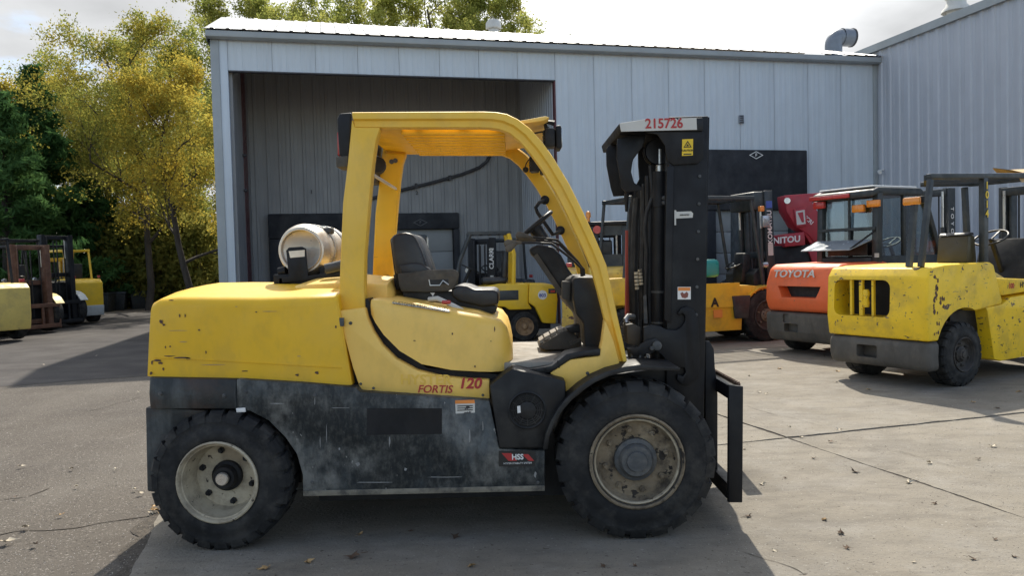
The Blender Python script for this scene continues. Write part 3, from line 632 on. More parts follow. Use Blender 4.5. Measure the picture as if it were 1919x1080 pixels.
# ------------------------------------------------------------------ main forklift
YC = 4.72
FO = Vector((-.35, YC, 0))
fk = empty('forklift', FO, 0, 'large worn yellow and black forklift filling the middle of the yard', 'forklift')
def X(px, py, Y): return P(px, py, Y).x
def Z(px, py, Y): return P(px, py, Y).z
def Q(lst, Y): return [(P(a, b, Y).x, P(a, b, Y).z) for a, b in lst]
def part(name, mb, m, parent=None, **k): return mb.build(name, m, parent or fk, o=FO, **k)
def px_prism(name, lst, Y, dep, m, parent=None, bevel=.006, mirror=False, **k):
    o_ = part(name, MB().prism(Q(lst, Y), Y, Y+dep), m, parent, bevel=bevel, **k)
    if mirror: part(name, MB().prism(Q(lst, Y), 2*YC-Y-dep, 2*YC-Y), m, parent, bevel=bevel, **k)
    return o_
def ring(xs, xb, zb, zs, yn, r, crown):
    """one cross-section of a hood: xs / xb = x at the shoulder and at the bottom"""
    pts = []; H_ = max(zs-zb, 1e-3)
    def xx(z): return xb+(xs-xb)*max(0, min(1, (z-zb)/H_))
    half = [(yn, zb), (yn-.004, zb+(zs-zb)*.5)]
    r = min(r, H_*.9)
    for k in range(6):
        a = math.pi/2*k/5; half.append((yn+r-r*math.cos(a), zs-r+r*math.sin(a)))
    w = YC-yn-r
    half += [(yn+r+w*.3, zs+crown*.55), (yn+r+w*.65, zs+crown*.9), (YC, zs+crown)]
    full = half+[(2*YC-y, z) for y, z in half[-2::-1]]
    return [Vector((xx(z), y, z)) for y, z in full]
# counterweight / rear hood (yellow)
Ya = 4.10; rings = []
for pxs, pys, pxb, pyb, dy, r, cw in ((272, 600, 271.5, 704, .13, .05, .0), (274, 583, 272, 705, .05, .05, .012), (281, 568, 274, 706, .015, .05, .03), (296, 560, 285, 707, 0, .055, .045), (330, 556, 320, 708, 0, .06, .055),
                                      (400, 556.5, 395, 712, 0, .06, .06), (487, 557, 490, 716, 0, .06, .06), (570, 555, 585, 719.5, 0, .055, .055), (628, 553, 655, 722, 0, .045, .05), (632, 556, 659, 722, .012, .03, .045)):
    a = P(pxs, pys, Ya); b = P(pxb, pyb, Ya); rings.append(ring(a.x, b.x, b.z, a.z, Ya+dy, r, cw))
cwt = part('counterweight', MB().loft(rings), m_yel, smooth=40)
def marks(name, m, parent, Y, lst, seed=1):
    rnd = random.Random(seed); mb = MB()
    for px_, py_, w_, h_ in lst:
        n = 11; ps = []
        for k in range(n):
            a = 2*math.pi*k/n; r = rnd.uniform(.55, 1.1); ps.append((px_+math.cos(a)*w_*r, py_+math.sin(a)*h_*r))
        q_ = Q(ps, Y); mb.add([(x, Y, z) for x, z in q_], [tuple(range(n))])
    return tag(mb.build(name, m, parent, o=FO, smooth=0), kind='stuff')
m_chipd = mat('bare_rusty_chip', (.10, .055, .04), .8, 0, .4, 40)
m_chipl = mat('bare_primer_scratch', (.40, .28, .14), .7, 0, .2, 30)
marks('paint_chips', m_chipd, cwt, 4.0945, [(302, 603, 4, 5), (307, 609, 3, 3), (336.5, 592, 1.6, 5), (347, 592, 1.6, 4), (340, 671, 18, 1.6), (318, 668, 14, 1.2), (352, 673, 6, 3), (295, 676, 10, 2), (301, 681, 5, 2.5), (310, 651, 1.5, 3), (319, 650, 2, 2), (373, 619, 2.5, 2.5), (459, 696, 8, 1.4), (557, 703, 4, 3), (594, 699, 4, 3.5), (321, 563, 5, 1.6), (386, 661, 1.2, 4), (480, 585, 2.2, 1.6), (283, 700, 4, 3), (306, 692, 2, 3), (285, 680, 2, 5), (629, 613, 2, 3)])
marks('paint_scratches', m_chipl, cwt, 4.0948, [(333, 620, 18, .8), (345, 641, 9, 1.0), (400, 684, 30, 1.0), (505, 584, 14, .7), (443, 575, 3, .8), (560, 668, 4, 1)], 2)
part('pressed_crease', MB().tube([P(a, b, 4.0965) for a, b in ((288, 671), (400, 676), (520, 683), (640, 690))], .0032, 6), m_yel, cwt)
# raised engine cover ahead of the tank
Yv = 4.34; rings = []
for pxs, pys, pyb, dy, cw in ((543, 541, 549, .1, 0), (550, 536, 552, .02, .012), (575, 532, 554, 0, .03), (610, 530, 556, 0, .035), (650, 527, 560, 0, .035), (725, 533, 560, 0, .03), (733, 545, 560, .03, .01)):
    a = P(pxs, pys, Yv); b = P(pxs, pyb, Yv); rings.append(ring(a.x, a.x, b.z-.05, a.z, Yv+dy, .03, cw))
part('engine_cover', MB().loft(rings), m_yelp, smooth=40)
# seat hood (yellow, front-rounded)
Ye = 4.15; rings = []
for pxs, pyb, pys, dy, r, cw in ((691, 579, 566, .05, .015, 0), (694, 590, 562, .015, .03, .005), (702, 605, 561, 0, .04, .01), (717, 628, 562, 0, .05, .01), (746, 658, 565, 0, .055, .012), (787, 683, 572, 0, .06, .012), (843, 694, 582, 0, .06, .012),
                                 (894, 697, 590, 0, .06, .01), (918, 698, 596, .01, .06, .0), (938, 698, 604, .035, .06, 0), (950, 695, 618, .075, .06, 0), (957, 690, 640, .13, .05, 0), (961, 684, 662, .2, .02, 0)):
    a = P(pxs, pys, Ye); b = P(pxs, pyb, Ye); rings.append(ring(a.x, a.x, b.z, a.z, Ye+dy, r, cw))
shood = part('seat_hood', MB().loft(rings), m_yelp, smooth=42)
px_prism('warning_label', [(735, 566.5), (787, 574.5), (843, 584), (842, 586), (786, 577), (735, 569)], 4.16, .12, m_plate, shood, 0)
writing('CUSTOMER RESPONSIBILITY', .024, m_inkblk, shood, P(788, 574.3, 4.143)-FO, (.98, 0, -.16), (0, .3, 1), sx=1.0)
marks('paint_chips', m_chipd, shood, 4.1445, [(777, 639, 3, 1.2), (848, 626, 1.5, 3), (890, 687, 1.5, 3), (927, 617, 1.2, 6), (920, 640, 1, 2)], 4)
# black body filling the gaps
px_prism('engine_bay', [(636, 565), (690, 560), (700, 590), (745, 655), (800, 690), (935, 702), (935, 748), (668, 735)], 4.19, 2*(YC-4.19), m_blk, bevel=0)
px_prism('frame_rail', [(285, 715), (660, 724), (917, 752), (935, 790), (935, 905), (570, 915), (560, 850), (500, 790), (430, 776), (300, 790)], 4.20, 2*(YC-4.20), m_blk, bevel=0)
# cowl carrying the rear post
px_prism('side_cowl', [(634, 583), (683, 577), (688, 597), (699, 622), (715, 647), (741, 673), (781, 695), (824, 706), (880, 712), (917, 713), (918, 750), (800, 742), (676, 733), (661, 690), (646, 635), (638, 605)], 4.12, .09, m_yelp, bevel=.008, mirror=True)
# chassis side panel and counterweight block
def arc(pts): return pts
px_prism('chassis_panel', [(443, 711), (560, 718), (668, 727), (674, 735), (800, 743.5), (917, 751.5), (936, 842), (1021, 845), (1021, 921), (568, 931), (567, 891), (556, 852), (535, 821), (503, 789), (468, 771), (443, 769)], 4.05, .10, m_chas, bevel=.006, mirror=True)
px_prism('sill_edge', [(568, 921), (1021, 911), (1021, 921.2), (568, 931.2)], 4.0445, .05, mat('sill_muddy', (.20, .18, .14), .85, 0, .3, 7, dirt=((.035, .035, .036), .8, 9, (1, 1, 1))), bevel=.003)
marks('scrapes', mat('scrape_grey', (.24, .24, .235), .8, 0, .3, 20), fk, 4.0483, [(600, 830, 1, 14), (612, 815, 1.2, 20), (636, 842, 2, 3), (671, 871, 5, 4), (520, 757, 16, 1), (640, 765, 22, .9), (590, 752, 1, 8), (730, 828, 2, 12), (700, 905, 40, 1.2), (840, 895, 45, 1), (760, 880, 3, 3), (880, 820, 2, 16), (905, 800, 1.5, 12), (1003, 890, 3, 6)], 8)
px_prism('panel_patch', [(688, 766), (828, 766), (828, 814), (688, 816)], 4.0465, .004, m_blk, bevel=0)
rings = []
for px_, dy in ((270, .14), (272, .05), (277, .015), (288, 0), (441, 0)):
    a = P(px_, 709+(px_-270)*.018, 4.04); b = P(px_, 767, 4.04)
    y = 4.04+dy; rings.append([Vector((a.x, y, b.z)), Vector((a.x, y-.006, (a.z+b.z)/2)), Vector((a.x, y+.012, a.z)), Vector((a.x, 2*YC-y-.012, a.z)), Vector((a.x, 2*YC-y, b.z))])
part('counterweight_base', MB().loft(rings), m_chasw, bevel=.006)
px_prism('counterweight_skirt', [(272, 764), (395, 770), (360, 788), (330, 815), (310, 850), (299, 890), (296, 925), (275, 922)], 4.075, .16, m_chasw, bevel=.01, mirror=True)
px_prism('rear_skirt', [(274, 764), (285, 764), (287, 918), (276, 918)], 4.25, 2*(YC-4.25), m_chasw)
part('rear_axle', MB().tube([(X(410, 915, 4), 4.15, .366), (X(410, 915, 4), 2*YC-4.15, .366)], .075, 12), m_blk)
part('wheel_arch_liner', MB().prism(Q([(300, 775), (560, 775), (566, 905), (300, 905)], 4.3), 4.30, 4.34), m_blk)
px_prism('tape_scrap', [(442, 766), (459, 765), (460, 773), (443, 774)], 4.036, .01, m_wht, bevel=.002)
# step box with round grille
stp = px_prism('step', [(917, 723), (960, 691), (1060, 714), (1060, 744), (1019, 841), (936, 841)], 4.025, .30, m_plas, bevel=.012)
c = P(988, 769, 4.025); cc_ = Vector((c.x, 4.025, c.z))
part('grille_ring', MB().lathe([(.100, -.002), (.102, .006), (.094, .012), (.088, .006), (.086, -.01)], cc_, (0, -1, 0), 36), m_plas, stp)
part('grille_disc', MB().lathe([(.086, .001), (.001, .002)], cc_, (0, -1, 0), 32), m_blk, stp)
for rr_ in (.076, .066, .056): part('grille_fin', MB().lathe([(rr_, .002), (rr_+.001, .009), (rr_-.004, .009), (rr_-.005, .002)], cc_, (0, -1, 0), 32), m_plas, stp)
part('grille_hub', MB().lathe([(.046, .001), (.045, .010), (.036, .013), (.001, .014)], cc_, (0, -1, 0), 28), m_plas, stp)
for k in range(12):
    a = k*math.pi/6; part('grille_spoke', MB().beam(cc_+Vector((math.cos(a)*.04, -.007, math.sin(a)*.04)), cc_+Vector((math.cos(a)*.087, -.007, math.sin(a)*.087)), .006, .006, (0, 1, 0)), m_plas, stp)
px_prism('grille_tag', [(969, 762), (975, 761), (976, 774), (970, 775)], 4.010, .003, m_wht, stp, 0)
# floor, mats, cowl ahead of the driver
zf = Z(1000, 662, 4.6)
part('floor_plate', MB().box(X(935, 690, 4.2), X(1150, 660, 4.2), 4.2, 2*YC-4.2, zf-.05, zf), m_floor, bevel=.006)
mt = px_prism('step_mat', [(962, 697), (1012, 690), (1034, 686), (1062, 664), (1095, 657), (1125, 654), (1125, 667), (1095, 668), (1069, 674), (1040, 694), (1030, 699), (1000, 703)], 4.13, .18, m_plas, bevel=.006)
for a, b in (((985, 694), (978, 706)), ((1003, 692), (994, 705)), ((1022, 689), (1022, 701)), ((1045, 676), (1048, 690))):
    part('mat_rib', MB().beam(P(*a, 4.126), P(*b, 4.126)+Vector((0, .01, 0)), .006, .01, (0, 1, 0)), m_hose, mt)
px_prism('front_cowl', [(1030, 700), (1069, 674.5), (1123, 668), (1129, 640), (1134, 600), (1150, 640), (1163, 689), (1121, 704), (1086, 727), (1062, 748), (1058, 715)], 4.135, .10, m_yelp, bevel=.007, mirror=True)
# front fender
out_ = [(1017, 843), (1022, 815), (1032, 789), (1047, 764), (1065, 743), (1086, 725), (1110, 709), (1140, 696), (1170, 688), (1200, 684), (1275, 690)]
inn_ = [(1026, 843), (1030, 817), (1040, 793), (1055, 769), (1073, 749), (1094, 732), (1116, 717), (1143, 705), (1172, 698), (1202, 694), (1273, 696)]
px_prism('front_fender', out_+inn_[::-1], 3.985, .36, m_plas, bevel=.004)
px_prism('front_fender', out_+inn_[::-1], 2*YC-4.345, .36, m_plas, bevel=.004)
px_prism('wheel_well', [(1024, 843), (1060, 760), (1130, 705), (1250, 690), (1255, 800), (1240, 900), (1030, 905)], 4.36, .05, m_blk, bevel=0, mirror=True)
# wheels
fw_c = P(1194, 866, 4.0); fwc = Vector((fw_c.x, 4.0, .421)); rw_c = P(405, 913, 3.97); rwc = Vector((rw_c.x, 3.985, .371))
wf = empty('front_wheel', (0, 0, 0)); wf.parent = fk; wheel(wf, fwc, (0, -1, 0), .421, .27, .246, m_rimd, m_rimd, 22, .02, .065, 8, .092, -.005, o=FO, hubm=m_hub)
wr = empty('rear_wheel', (0, 0, 0)); wr.parent = fk; wheel(wr, rwc, (-.03, -1, 0), .371, .235, .212, m_rimc, m_blk, 24, .018, .145, 6, .066, -.085, o=FO, flange_w=.05)
part('axle_cap', MB().lathe([(.034, -.09), (.034, -.058), (.029, -.052), (.001, -.052)], rwc, (-.03, -1, 0), 20), m_tank, wr.children[1])
for cx, rad_, Rr_ in ((fwc, .421, .246), (rwc, .371, .212)):
    w2 = empty('front_wheel' if cx is fwc else 'rear_wheel', (0, 0, 0)); w2.parent = fk
    wheel(w2, Vector((cx.x, 2*YC-cx.y, cx.z)), (0, 1, 0), rad_, .25, Rr_, m_rimd, m_hub, 22, .018, .08, 0, .07, -.02, o=FO, det=False)
part('lock_ring', MB().lathe([(.246*.925, -.006), (.246*.90, .002), (.246*.875, -.004), (.246*.87, -.02)], fwc, (0, -1, 0), 40), m_rimc, wf.children[1])
part('lock_groove', MB().lathe([(.246*.945, .0055), (.246*.925, .0045)], fwc, (0, -1, 0), 40), m_hose, wf.children[1])
part('underbody_light_block', MB().box(rwc.x+.45, fwc.x-.1, 4.28, 2*YC-4.28, .17, .5), m_blk)  # plain box added to block light beneath the truck
part('drive_axle_case', MB().box(fwc.x-.28, fwc.x+.2, 4.36, 2*YC-4.36, .22, .62), m_blk, bevel=.05)
part('front_axle', MB().tube([(fwc.x, 4.1, .421), (fwc.x, 2*YC-4.1, .421)], .11, 12), m_blk)

# overhead guard
Yg = 4.17
guard = empty('overhead_guard', (0, 0, 0)); guard.parent = fk
def ribbon(name, outer, inner, crease, Y, dep, m, far=False, step=.02):
    o_ = Q(outer, Y); i_ = Q(inner, Y); mid = [(a[0]+(b[0]-a[0])*crease, a[1]+(b[1]-a[1])*crease) for a, b in zip(o_, i_)]
    rings = []
    for a, c_, b in zip(o_, mid, i_):
        d = Vector((b[0]-a[0], 0, b[1]-a[1])); L_ = d.length; d.normalize(); r = min(.012, L_*.15)
        def pt(p, s, y): return Vector((p[0], (2*YC-y) if far else y, p[1]))+d*s
        ring_ = [pt(a, 0, Y+dep*.5), pt(a, 0, Y+r*1.5), pt(a, r*.4, Y+r*.4), pt(a, r*1.5, Y), pt(c_, -.005, Y), pt(c_, .005, Y+step*.85), pt(c_, .02, Y+step), pt(b, -.004, Y+step), pt(b, 0, Y+step+.006), pt(b, 0, Y+dep), pt(a, r, Y+dep), pt(a, 0, Y+dep-r)]
        rings.append(ring_)
    return MB().loft(rings).build(name, m, guard, o=FO, smooth=45)
post_l = [(634, 588), (636, 520), (637.5, 480), (642, 380), (651, 305), (659, 222)]; post_r = [(684, 582), (682, 540), (683, 480), (691, 380), (698, 305), (706, 240)]
rail_o = [(659, 209), (740, 208.4), (830, 208), (905, 207.7), (930, 208.8), (950, 212.5), (970, 222), (994, 240), (1017, 266), (1039, 297), (1067, 344), (1089, 388), (1110, 433), (1124, 465), (1137, 497), (1148, 545), (1158, 594), (1168, 640), (1177, 685)]
rail_i = [(664, 238), (740, 238), (830, 238), (895, 238), (915, 238.5), (935, 241), (955, 248.5), (975, 265), (997, 291), (1017, 319), (1042, 360), (1061, 397), (1080, 438), (1095, 470), (1108, 500), (1121, 548), (1133, 597), (1147, 644), (1161, 690)]
for far in (False, True):
    ribbon('guard_rail', rail_o, rail_i, .52, Yg, .085, m_yelg if not far else m_yel, far)
    y0, y1 = (Yg+.006, Yg+.10) if not far else (2*YC-Yg-.10, 2*YC-Yg-.006)
    part('guard_post', MB().prism(Q(post_l+[(664, 238)]+[(712, 238), (709, 248), (704, 262)]+post_r[::-1][1:], Yg), y0, y1), m_yelg if not far else m_yel, guard, bevel=.012)
# roof plate at the rear, bars, front plate
zt_ = Z(700, 216, Yg); dzr = (Z(905, 216, Yg)-zt_)/(X(905, 216, Yg)-X(700, 216, Yg))
def zr_(x): return zt_+dzr*(x-X(700, 216, Yg))
xa, xb_ = X(664, 215, Yg), X(748, 215, Yg)
part('roof_plate', MB().add([(xa, Yg+.08, zr_(xa)-.03), (xb_, Yg+.08, zr_(xb_)-.05), (xb_, 2*YC-Yg-.08, zr_(xb_)-.05), (xa, 2*YC-Yg-.08, zr_(xa)-.03), (xa, Yg+.08, zr_(xa)-.045), (xb_, Yg+.08, zr_(xb_)-.065), (xb_, 2*YC-Yg-.08, zr_(xb_)-.065), (xa, 2*YC-Yg-.08, zr_(xa)-.045)], [(0, 1, 2, 3), (4, 7, 6, 5), (0, 4, 5, 1), (1, 5, 6, 2), (2, 6, 7, 3), (3, 7, 4, 0)]), m_yel, guard)
xc, xd = X(955, 215, Yg), X(1031, 213, Yg)
part('roof_plate', MB().prism([(X(930, 215, Yg), zr_(xc)-.035), (xd-.02, zr_(xd)+.012), (xd, zr_(xd)+.004), (xd-.03, zr_(xd)-.012), (X(930, 215, Yg), zr_(xc)-.05)], Yg+.083, 2*YC-Yg-.083), m_yelp, guard, bevel=.003)
nb = 9
for k in range(nb):
    y = Yg+.13+(2*(YC-Yg)-.26)*k/(nb-1); part('roof_bar', MB().beam((xb_-.01, y, zr_(xb_)-.062), (X(945, 215, Yg), y, zr_(xc)-.062), .028, .045), m_yel, guard, bevel=.006)
for xq in (780, 868): part('roof_crossbar', MB().beam((X(xq, 216, Yg), Yg+.08, zr_(X(xq, 216, Yg))-.02), (X(xq, 216, Yg), 2*YC-Yg-.08, zr_(X(xq, 216, Yg))-.02), .05, .02), m_yel, guard)
px_prism('guard_label', [(848, 277), (870, 276.5), (870, 284), (848, 284.5)], 2*YC-Yg-.085-.025, .004, m_plate, guard, 0)
part('rear_crossmember', MB().beam(P(690, 322, Yg)+Vector((0, .1, 0)), Vector((P(690, 322, Yg).x, 2*YC-Yg-.1, P(690, 322, Yg).z)), .014, .014), m_offwhite, guard)
for ya, yb_ in ((4.21, 4.35), (2*YC-4.35, 2*YC-4.21)):
    tl_ = part('tail_lamp', MB().prism(Q([(630, 222), (634, 211), (657, 209), (652, 300), (634, 290), (631, 245)], 4.19), ya, yb_), m_plas, bevel=.008)
    part('lens', MB().prism(Q([(628.5, 246), (634, 240), (637, 286), (629.5, 290)], 4.19), ya+.02, yb_-.02), m_redlens, tl_, bevel=.003)
    part('lamp_base', MB().prism(Q([(628, 293), (652, 291), (651, 312), (629, 313)], 4.19), ya-.01, yb_+.01), m_plasd, tl_, bevel=.006)
part('alarm', MB().lathe([(.001, .03), (.05, .03), (.06, 0), (.055, -.05), (.001, -.06)], P(706, 310, 4.85), (.3, -1, .1), 16), m_plas)
def lamp(px_, py_, Y, s, dirx=1):
    c = P(px_, py_, Y); e = part('work_lamp', MB().box(c.x-.05*s, c.x+.012*s, c.y-.055*s, c.y+.055*s, c.z-.055*s, c.z+.05*s), m_plas, bevel=.012)
    part('lamp_bezel', MB().box(c.x+.014*s, c.x+.045*s, c.y-.068*s, c.y+.068*s, c.z-.068*s, c.z+.062*s), m_blk, e, bevel=.01)
    part('lamp_glass', MB().box(c.x+.0455*s, c.x+.049*s, c.y-.055*s, c.y+.055*s, c.z-.055*s, c.z+.05*s), m_mirror, e, bevel=.001)
    for k in range(5): part('cooling_fin', MB().box(c.x-.056*s, c.x-.0505*s, c.y-.05*s, c.y+.05*s, c.z-.05*s+.02*k*s, c.z-.042*s+.02*k*s), m_plas, e)
    part('lamp_bracket', MB().tube([c+Vector((-.03*s, 0, .05*s)), c+Vector((-.045*s, 0, .095*s)), c+Vector((.01*s, 0, .085*s))], .016*s, 6), m_blk, e)
lamp(1036, 259, 4.40, 1.0); lamp(1008, 307, 5.02, 1.0)
part('lamp_wire', MB().tube([P(1026, 246, 4.4), P(1015, 247, 4.4), P(1000, 250, 4.38)], .005, 5), m_hose)
part('lamp_wire', MB().tube([P(1004, 294, 5.05), P(992, 298, 5.1), P(986, 306, 5.12), P(984, 315, 5.13)], .004, 5), m_hose)
part('wire_grommet', MB().lathe([(.02, .0), (.018, .012), (.001, .012)], P(985, 318, 5.135), (0, -1, 0), 12), m_hose)

# gas cylinder and its bracket
tc_ = P(563, 469, 4.60); td = Vector((.06, 1, 0)).normalized(); Rk = .156
tk = part('gas_cylinder', MB().lathe([(.001, .035), (.112, .035), (.118, .03), (.118, .0), (.122, -.002), (.126, .012), (.137, .012), (.148, .04), (Rk+.004, .075), (Rk+.004, .105), (Rk, .11), (Rk, .46), (Rk+.004, .465), (Rk+.004, .5), (.14, .56), (.10, .60), (.10, .68), (.001, .68)], tc_, td, 48), m_tank, smooth=50)
for h in (.20, .42): part('tank_strap', MB().lathe([(Rk+.001, h-.02), (Rk+.007, h-.02), (Rk+.007, h+.02), (Rk+.001, h+.02)], tc_, td, 40), m_steel, tk)
part('strap_buckle', MB().box(tc_.x+.10, tc_.x+.15, tc_.y+.16, tc_.y+.25, tc_.z+.10, tc_.z+.14), m_hub, tk, bevel=.01)
part('tank_valve', MB().tube([tc_+td*.68, tc_+td*.76], .03, 10), m_steel, tk)
bz = Z(560, 531, 4.6)
bk = part('tank_bracket', MB().prism(Q([(536, 470), (541, 464), (566, 462.5), (573, 466), (577, 517), (641, 507), (641, 520), (560, 527), (528, 531), (528, 519), (541, 518)], 4.56), 4.56, 4.572), m_blk, bevel=.002)
MB_ = MB(); ho = Q([(541, 471), (571, 468.5), (571, 481), (544, 483.5)], 4.5585)
part('bracket_window', MB().prism(ho, 4.5575, 4.5595), m_tank, bk, bevel=0)
part('tank_cradle', MB().box(tc_.x-.13, tc_.x+.17, 4.58, 5.25, bz-.01, bz+.035), m_blk, bevel=.004)
part('cradle_side', MB().beam((tc_.x-.11, 4.62, bz+.05), (tc_.x-.11, 5.2, bz+.05), .03, .08), m_blk); part('cradle_side', MB().beam((tc_.x+.12, 4.62, bz+.05), (tc_.x+.12, 5.2, bz+.05), .03, .08), m_blk)
part('latch_post', MB().tube([P(523, 511, 4.62), P(536, 508, 4.62)], .03, 12), m_blk, bk); part('latch_base', MB().box(tc_.x-.16, tc_.x-.06, 4.58, 4.7, bz-.005, bz+.055), m_blk, bk, bevel=.004)
part('exhaust_pipe', MB().tube([P(609, 504.5, 4.5), P(641, 497, 4.52)], .030, 18, False), m_hub); part('pipe_mouth', MB().tube([P(609.3, 504.4, 4.5), P(641, 497, 4.52)], .0265, 18), m_hose)

# seat
st = empty('seat', (0, 0, 0)); st.parent = fk
px_prism('backrest', [(732, 446), (741, 438), (760, 435.5), (772, 438), (779, 446), (790, 470), (800, 500), (803, 515), (752, 520), (741, 512), (736, 480)], 4.46, .50, m_vinyl, st, .03, seg=3)
px_prism('back_shell', [(730.5, 448), (738, 443), (748, 500), (752, 540), (744, 545), (737, 500)], 4.50, .42, m_plas, st, .01)
px_prism('cushion_wing', [(748, 496), (775, 492), (790, 494), (806, 505), (808, 512), (750, 514)], 4.45, .1, m_vinyl, st, .015, seg=3)
hp = px_prism('hip_panel', [(745, 513), (780, 509), (805, 506), (850, 505), (858, 509), (860, 517), (856, 530), (850, 541), (840, 546), (800, 548), (752, 547), (748, 536)], 4.42, .035, m_plasd, st, .008)
px_prism('panel_opening', [(804, 525), (840, 523.5), (841, 532), (806, 534.5)], 4.417, .004, m_hose, hp, 0)
part('opening_trim', MB().tube([P(804, 524, 4.415), P(806, 535, 4.415), P(824, 535, 4.415), P(830, 526, 4.415), P(841, 534, 4.415)], .004, 5), m_steel, hp)
px_prism('opening_tag', [(806, 549), (815, 549), (811, 556), (809, 552)], 4.44, .003, m_wht, st, 0)
px_prism('seat_cushion', [(846, 540), (858, 535), (875, 537), (890, 543), (905, 543), (926, 543), (934, 549), (934, 572), (905, 576), (860, 566), (846, 555)], 4.44, .52, m_vinyl, st, .025, seg=3)
px_prism('seat_base', [(752, 543), (850, 545), (890, 560), (930, 574), (930, 587), (905, 592), (850, 583), (800, 574), (757, 565)], 4.46, .48, m_plas, st, .012)
px_prism('seat_back_bracket', [(737, 515), (752, 515), (756, 545), (740, 543)], 4.52, .38, m_plas, st)
part('seat_belt', MB().tube([P(803, 561, 4.41), P(820, 560, 4.39), P(835, 566, 4.37), P(852, 575, 4.35), P(868, 581, 4.34)], [.012, .016, .013, .016, .008], 7), m_plate)
part('belt_buckle', MB().box(*sorted((P(828, 562, 4.36).x, P(845, 562, 4.36).x)), 4.34, 4.37, P(835, 570, 4.36).z, P(835, 563, 4.36).z), m_redlens, bevel=.006)

# controls
px_prism('dash_cowl', [(1074, 524), (1082, 519), (1124, 520), (1129, 560), (1136, 600), (1130, 655), (1124, 662), (1096, 655), (1093, 605), (1080, 590), (1074, 560)], 4.30, .12, m_plas, bevel=.02, seg=3)
px_prism('dash_cowl', [(1060, 524), (1074, 517), (1124, 518), (1128, 600), (1120, 650), (1092, 648), (1090, 600), (1062, 570), (1056, 545)], 4.43, .62, m_plasd, bevel=.02)
px_prism('gauge_cover', [(1054, 527), (1070, 528), (1068, 566), (1053, 560)], 4.40, .08, m_plasd, bevel=.006)
px_prism('steering_column', [(991, 466), (1008, 458), (1036, 462), (1052, 478), (1066, 505), (1078, 522), (1064, 546), (1052, 556), (1040, 530), (1020, 500), (996, 478)], 4.60, .17, m_plas, bevel=.02, seg=3)
part('column_strut', MB().beam(P(1003, 478, 4.58), P(1053, 552, 4.58), .02, .03), m_plasd)
wc = P(1000, 425, 4.70); ax_ = Vector((-.62, 0, .78)).normalized()
sw = part('steering_wheel', MB().lathe([(.135+.013*math.cos(a), .013*math.sin(a)) for a in [2*math.pi*k/8 for k in range(8)]], wc, ax_, 32, True), m_plas, smooth=60)
uu = Vector((0, 1, 0)); v2 = ax_.cross(uu)
for k in range(3):
    a = 2*math.pi*k/3+.5; part('wheel_spoke', MB().beam(wc-ax_*.02, wc+(uu*math.cos(a)+v2*math.sin(a))*.13, .02, .012), m_plas, sw)
part('wheel_hub', MB().lathe([(.001, .0), (.04, 0), (.045, -.03), (.03, -.12)], wc, ax_, 16), m_plas, sw)
for k, (pts, Y) in enumerate([([(948, 457), (972, 455), (1000, 455), (1034, 457), (1050, 469), (1074, 488), (1089, 503), (1090, 521)], 4.40), ([(970, 441), (990, 444), (1020, 447), (1045, 450), (1060, 466), (1082, 490), (1091, 503), (1092, 520)], 4.47), ([(975, 447), (1000, 450), (1030, 452), (1048, 458), (1064, 474), (1080, 492), (1094, 505), (1095, 520)], 4.54)]):
    lv = part('control_lever', MB().tube([P(a, b, Y) for a, b in pts], .0075, 7), m_blk)
    a = P(*pts[0], Y); b = P(*pts[1], Y); part('lever_knob', MB().lathe([(.001, -.012), (.018, -.005), (.024, .012), (.020, .035), (.010, .07), (.008, .09)], a, (b-a), 12), m_plasd, lv)
part('lever_knob', MB().lathe([(.001, -.012), (.016, -.005), (.022, .012), (.018, .035), (.010, .06)], P(951, 468, 4.38), (.8, 0, .6), 12), m_plasd)
yg2 = 2*YC-Yg-.10
gh = part('grab_handle', MB().tube([P(1021, 375, yg2), P(1010, 380, yg2-.06), P(1004, 389, yg2-.08), P(1007, 398, yg2-.08), P(1022, 420, yg2-.08), P(1036, 440, yg2-.07), P(1043, 437, yg2-.05), P(1051, 432, yg2)], .0125, 10), m_blk)
for q in ((1021, 375), (1050, 432)): part('handle_foot', MB().lathe([(.03, -.01), (.03, .012), (.012, .02), (.001, .02)], P(*q, yg2), (0, -1, 0), 14), m_blk, gh)
pd = px_prism('pedal_ramp', [(1008, 650), (1036, 632), (1058, 620), (1075, 624), (1090, 640), (1090, 655), (1020, 657)], 4.62, .30, m_plasd, bevel=.01)
for a, b, c_, d_ in (((1011, 644), (1019, 639), 0, 0), ((1021, 637), (1031, 632), 0, 0), ((1033, 630), (1043, 625), 0, 0), ((1045, 623.5), (1056, 620), 0, 0)):
    p0 = P(*a, 4.62); p1 = P(*b, 4.62); part('pedal_pad', MB().add([p0+Vector((0, .03, .012)), p1+Vector((0, .03, .012)), p1+Vector((0, .22, .012)), p0+Vector((0, .22, .012)), p0+Vector((0, .03, -.01)), p1+Vector((0, .03, -.01)), p1+Vector((0, .22, -.01)), p0+Vector((0, .22, -.01))], [(0, 1, 2, 3), (0, 4, 5, 1), (1, 5, 6, 2), (2, 6, 7, 3), (3, 7, 4, 0)]), m_floor, pd)
px_prism('brake_pedal', [(1060, 615), (1082, 609), (1098, 612), (1098, 622), (1070, 626)], 4.58, .12, m_plas, bevel=.008)
part('pedal_arm', MB().beam(P(1068, 645, 4.55), P(1100, 630, 4.55), .02, .02), m_plasd)

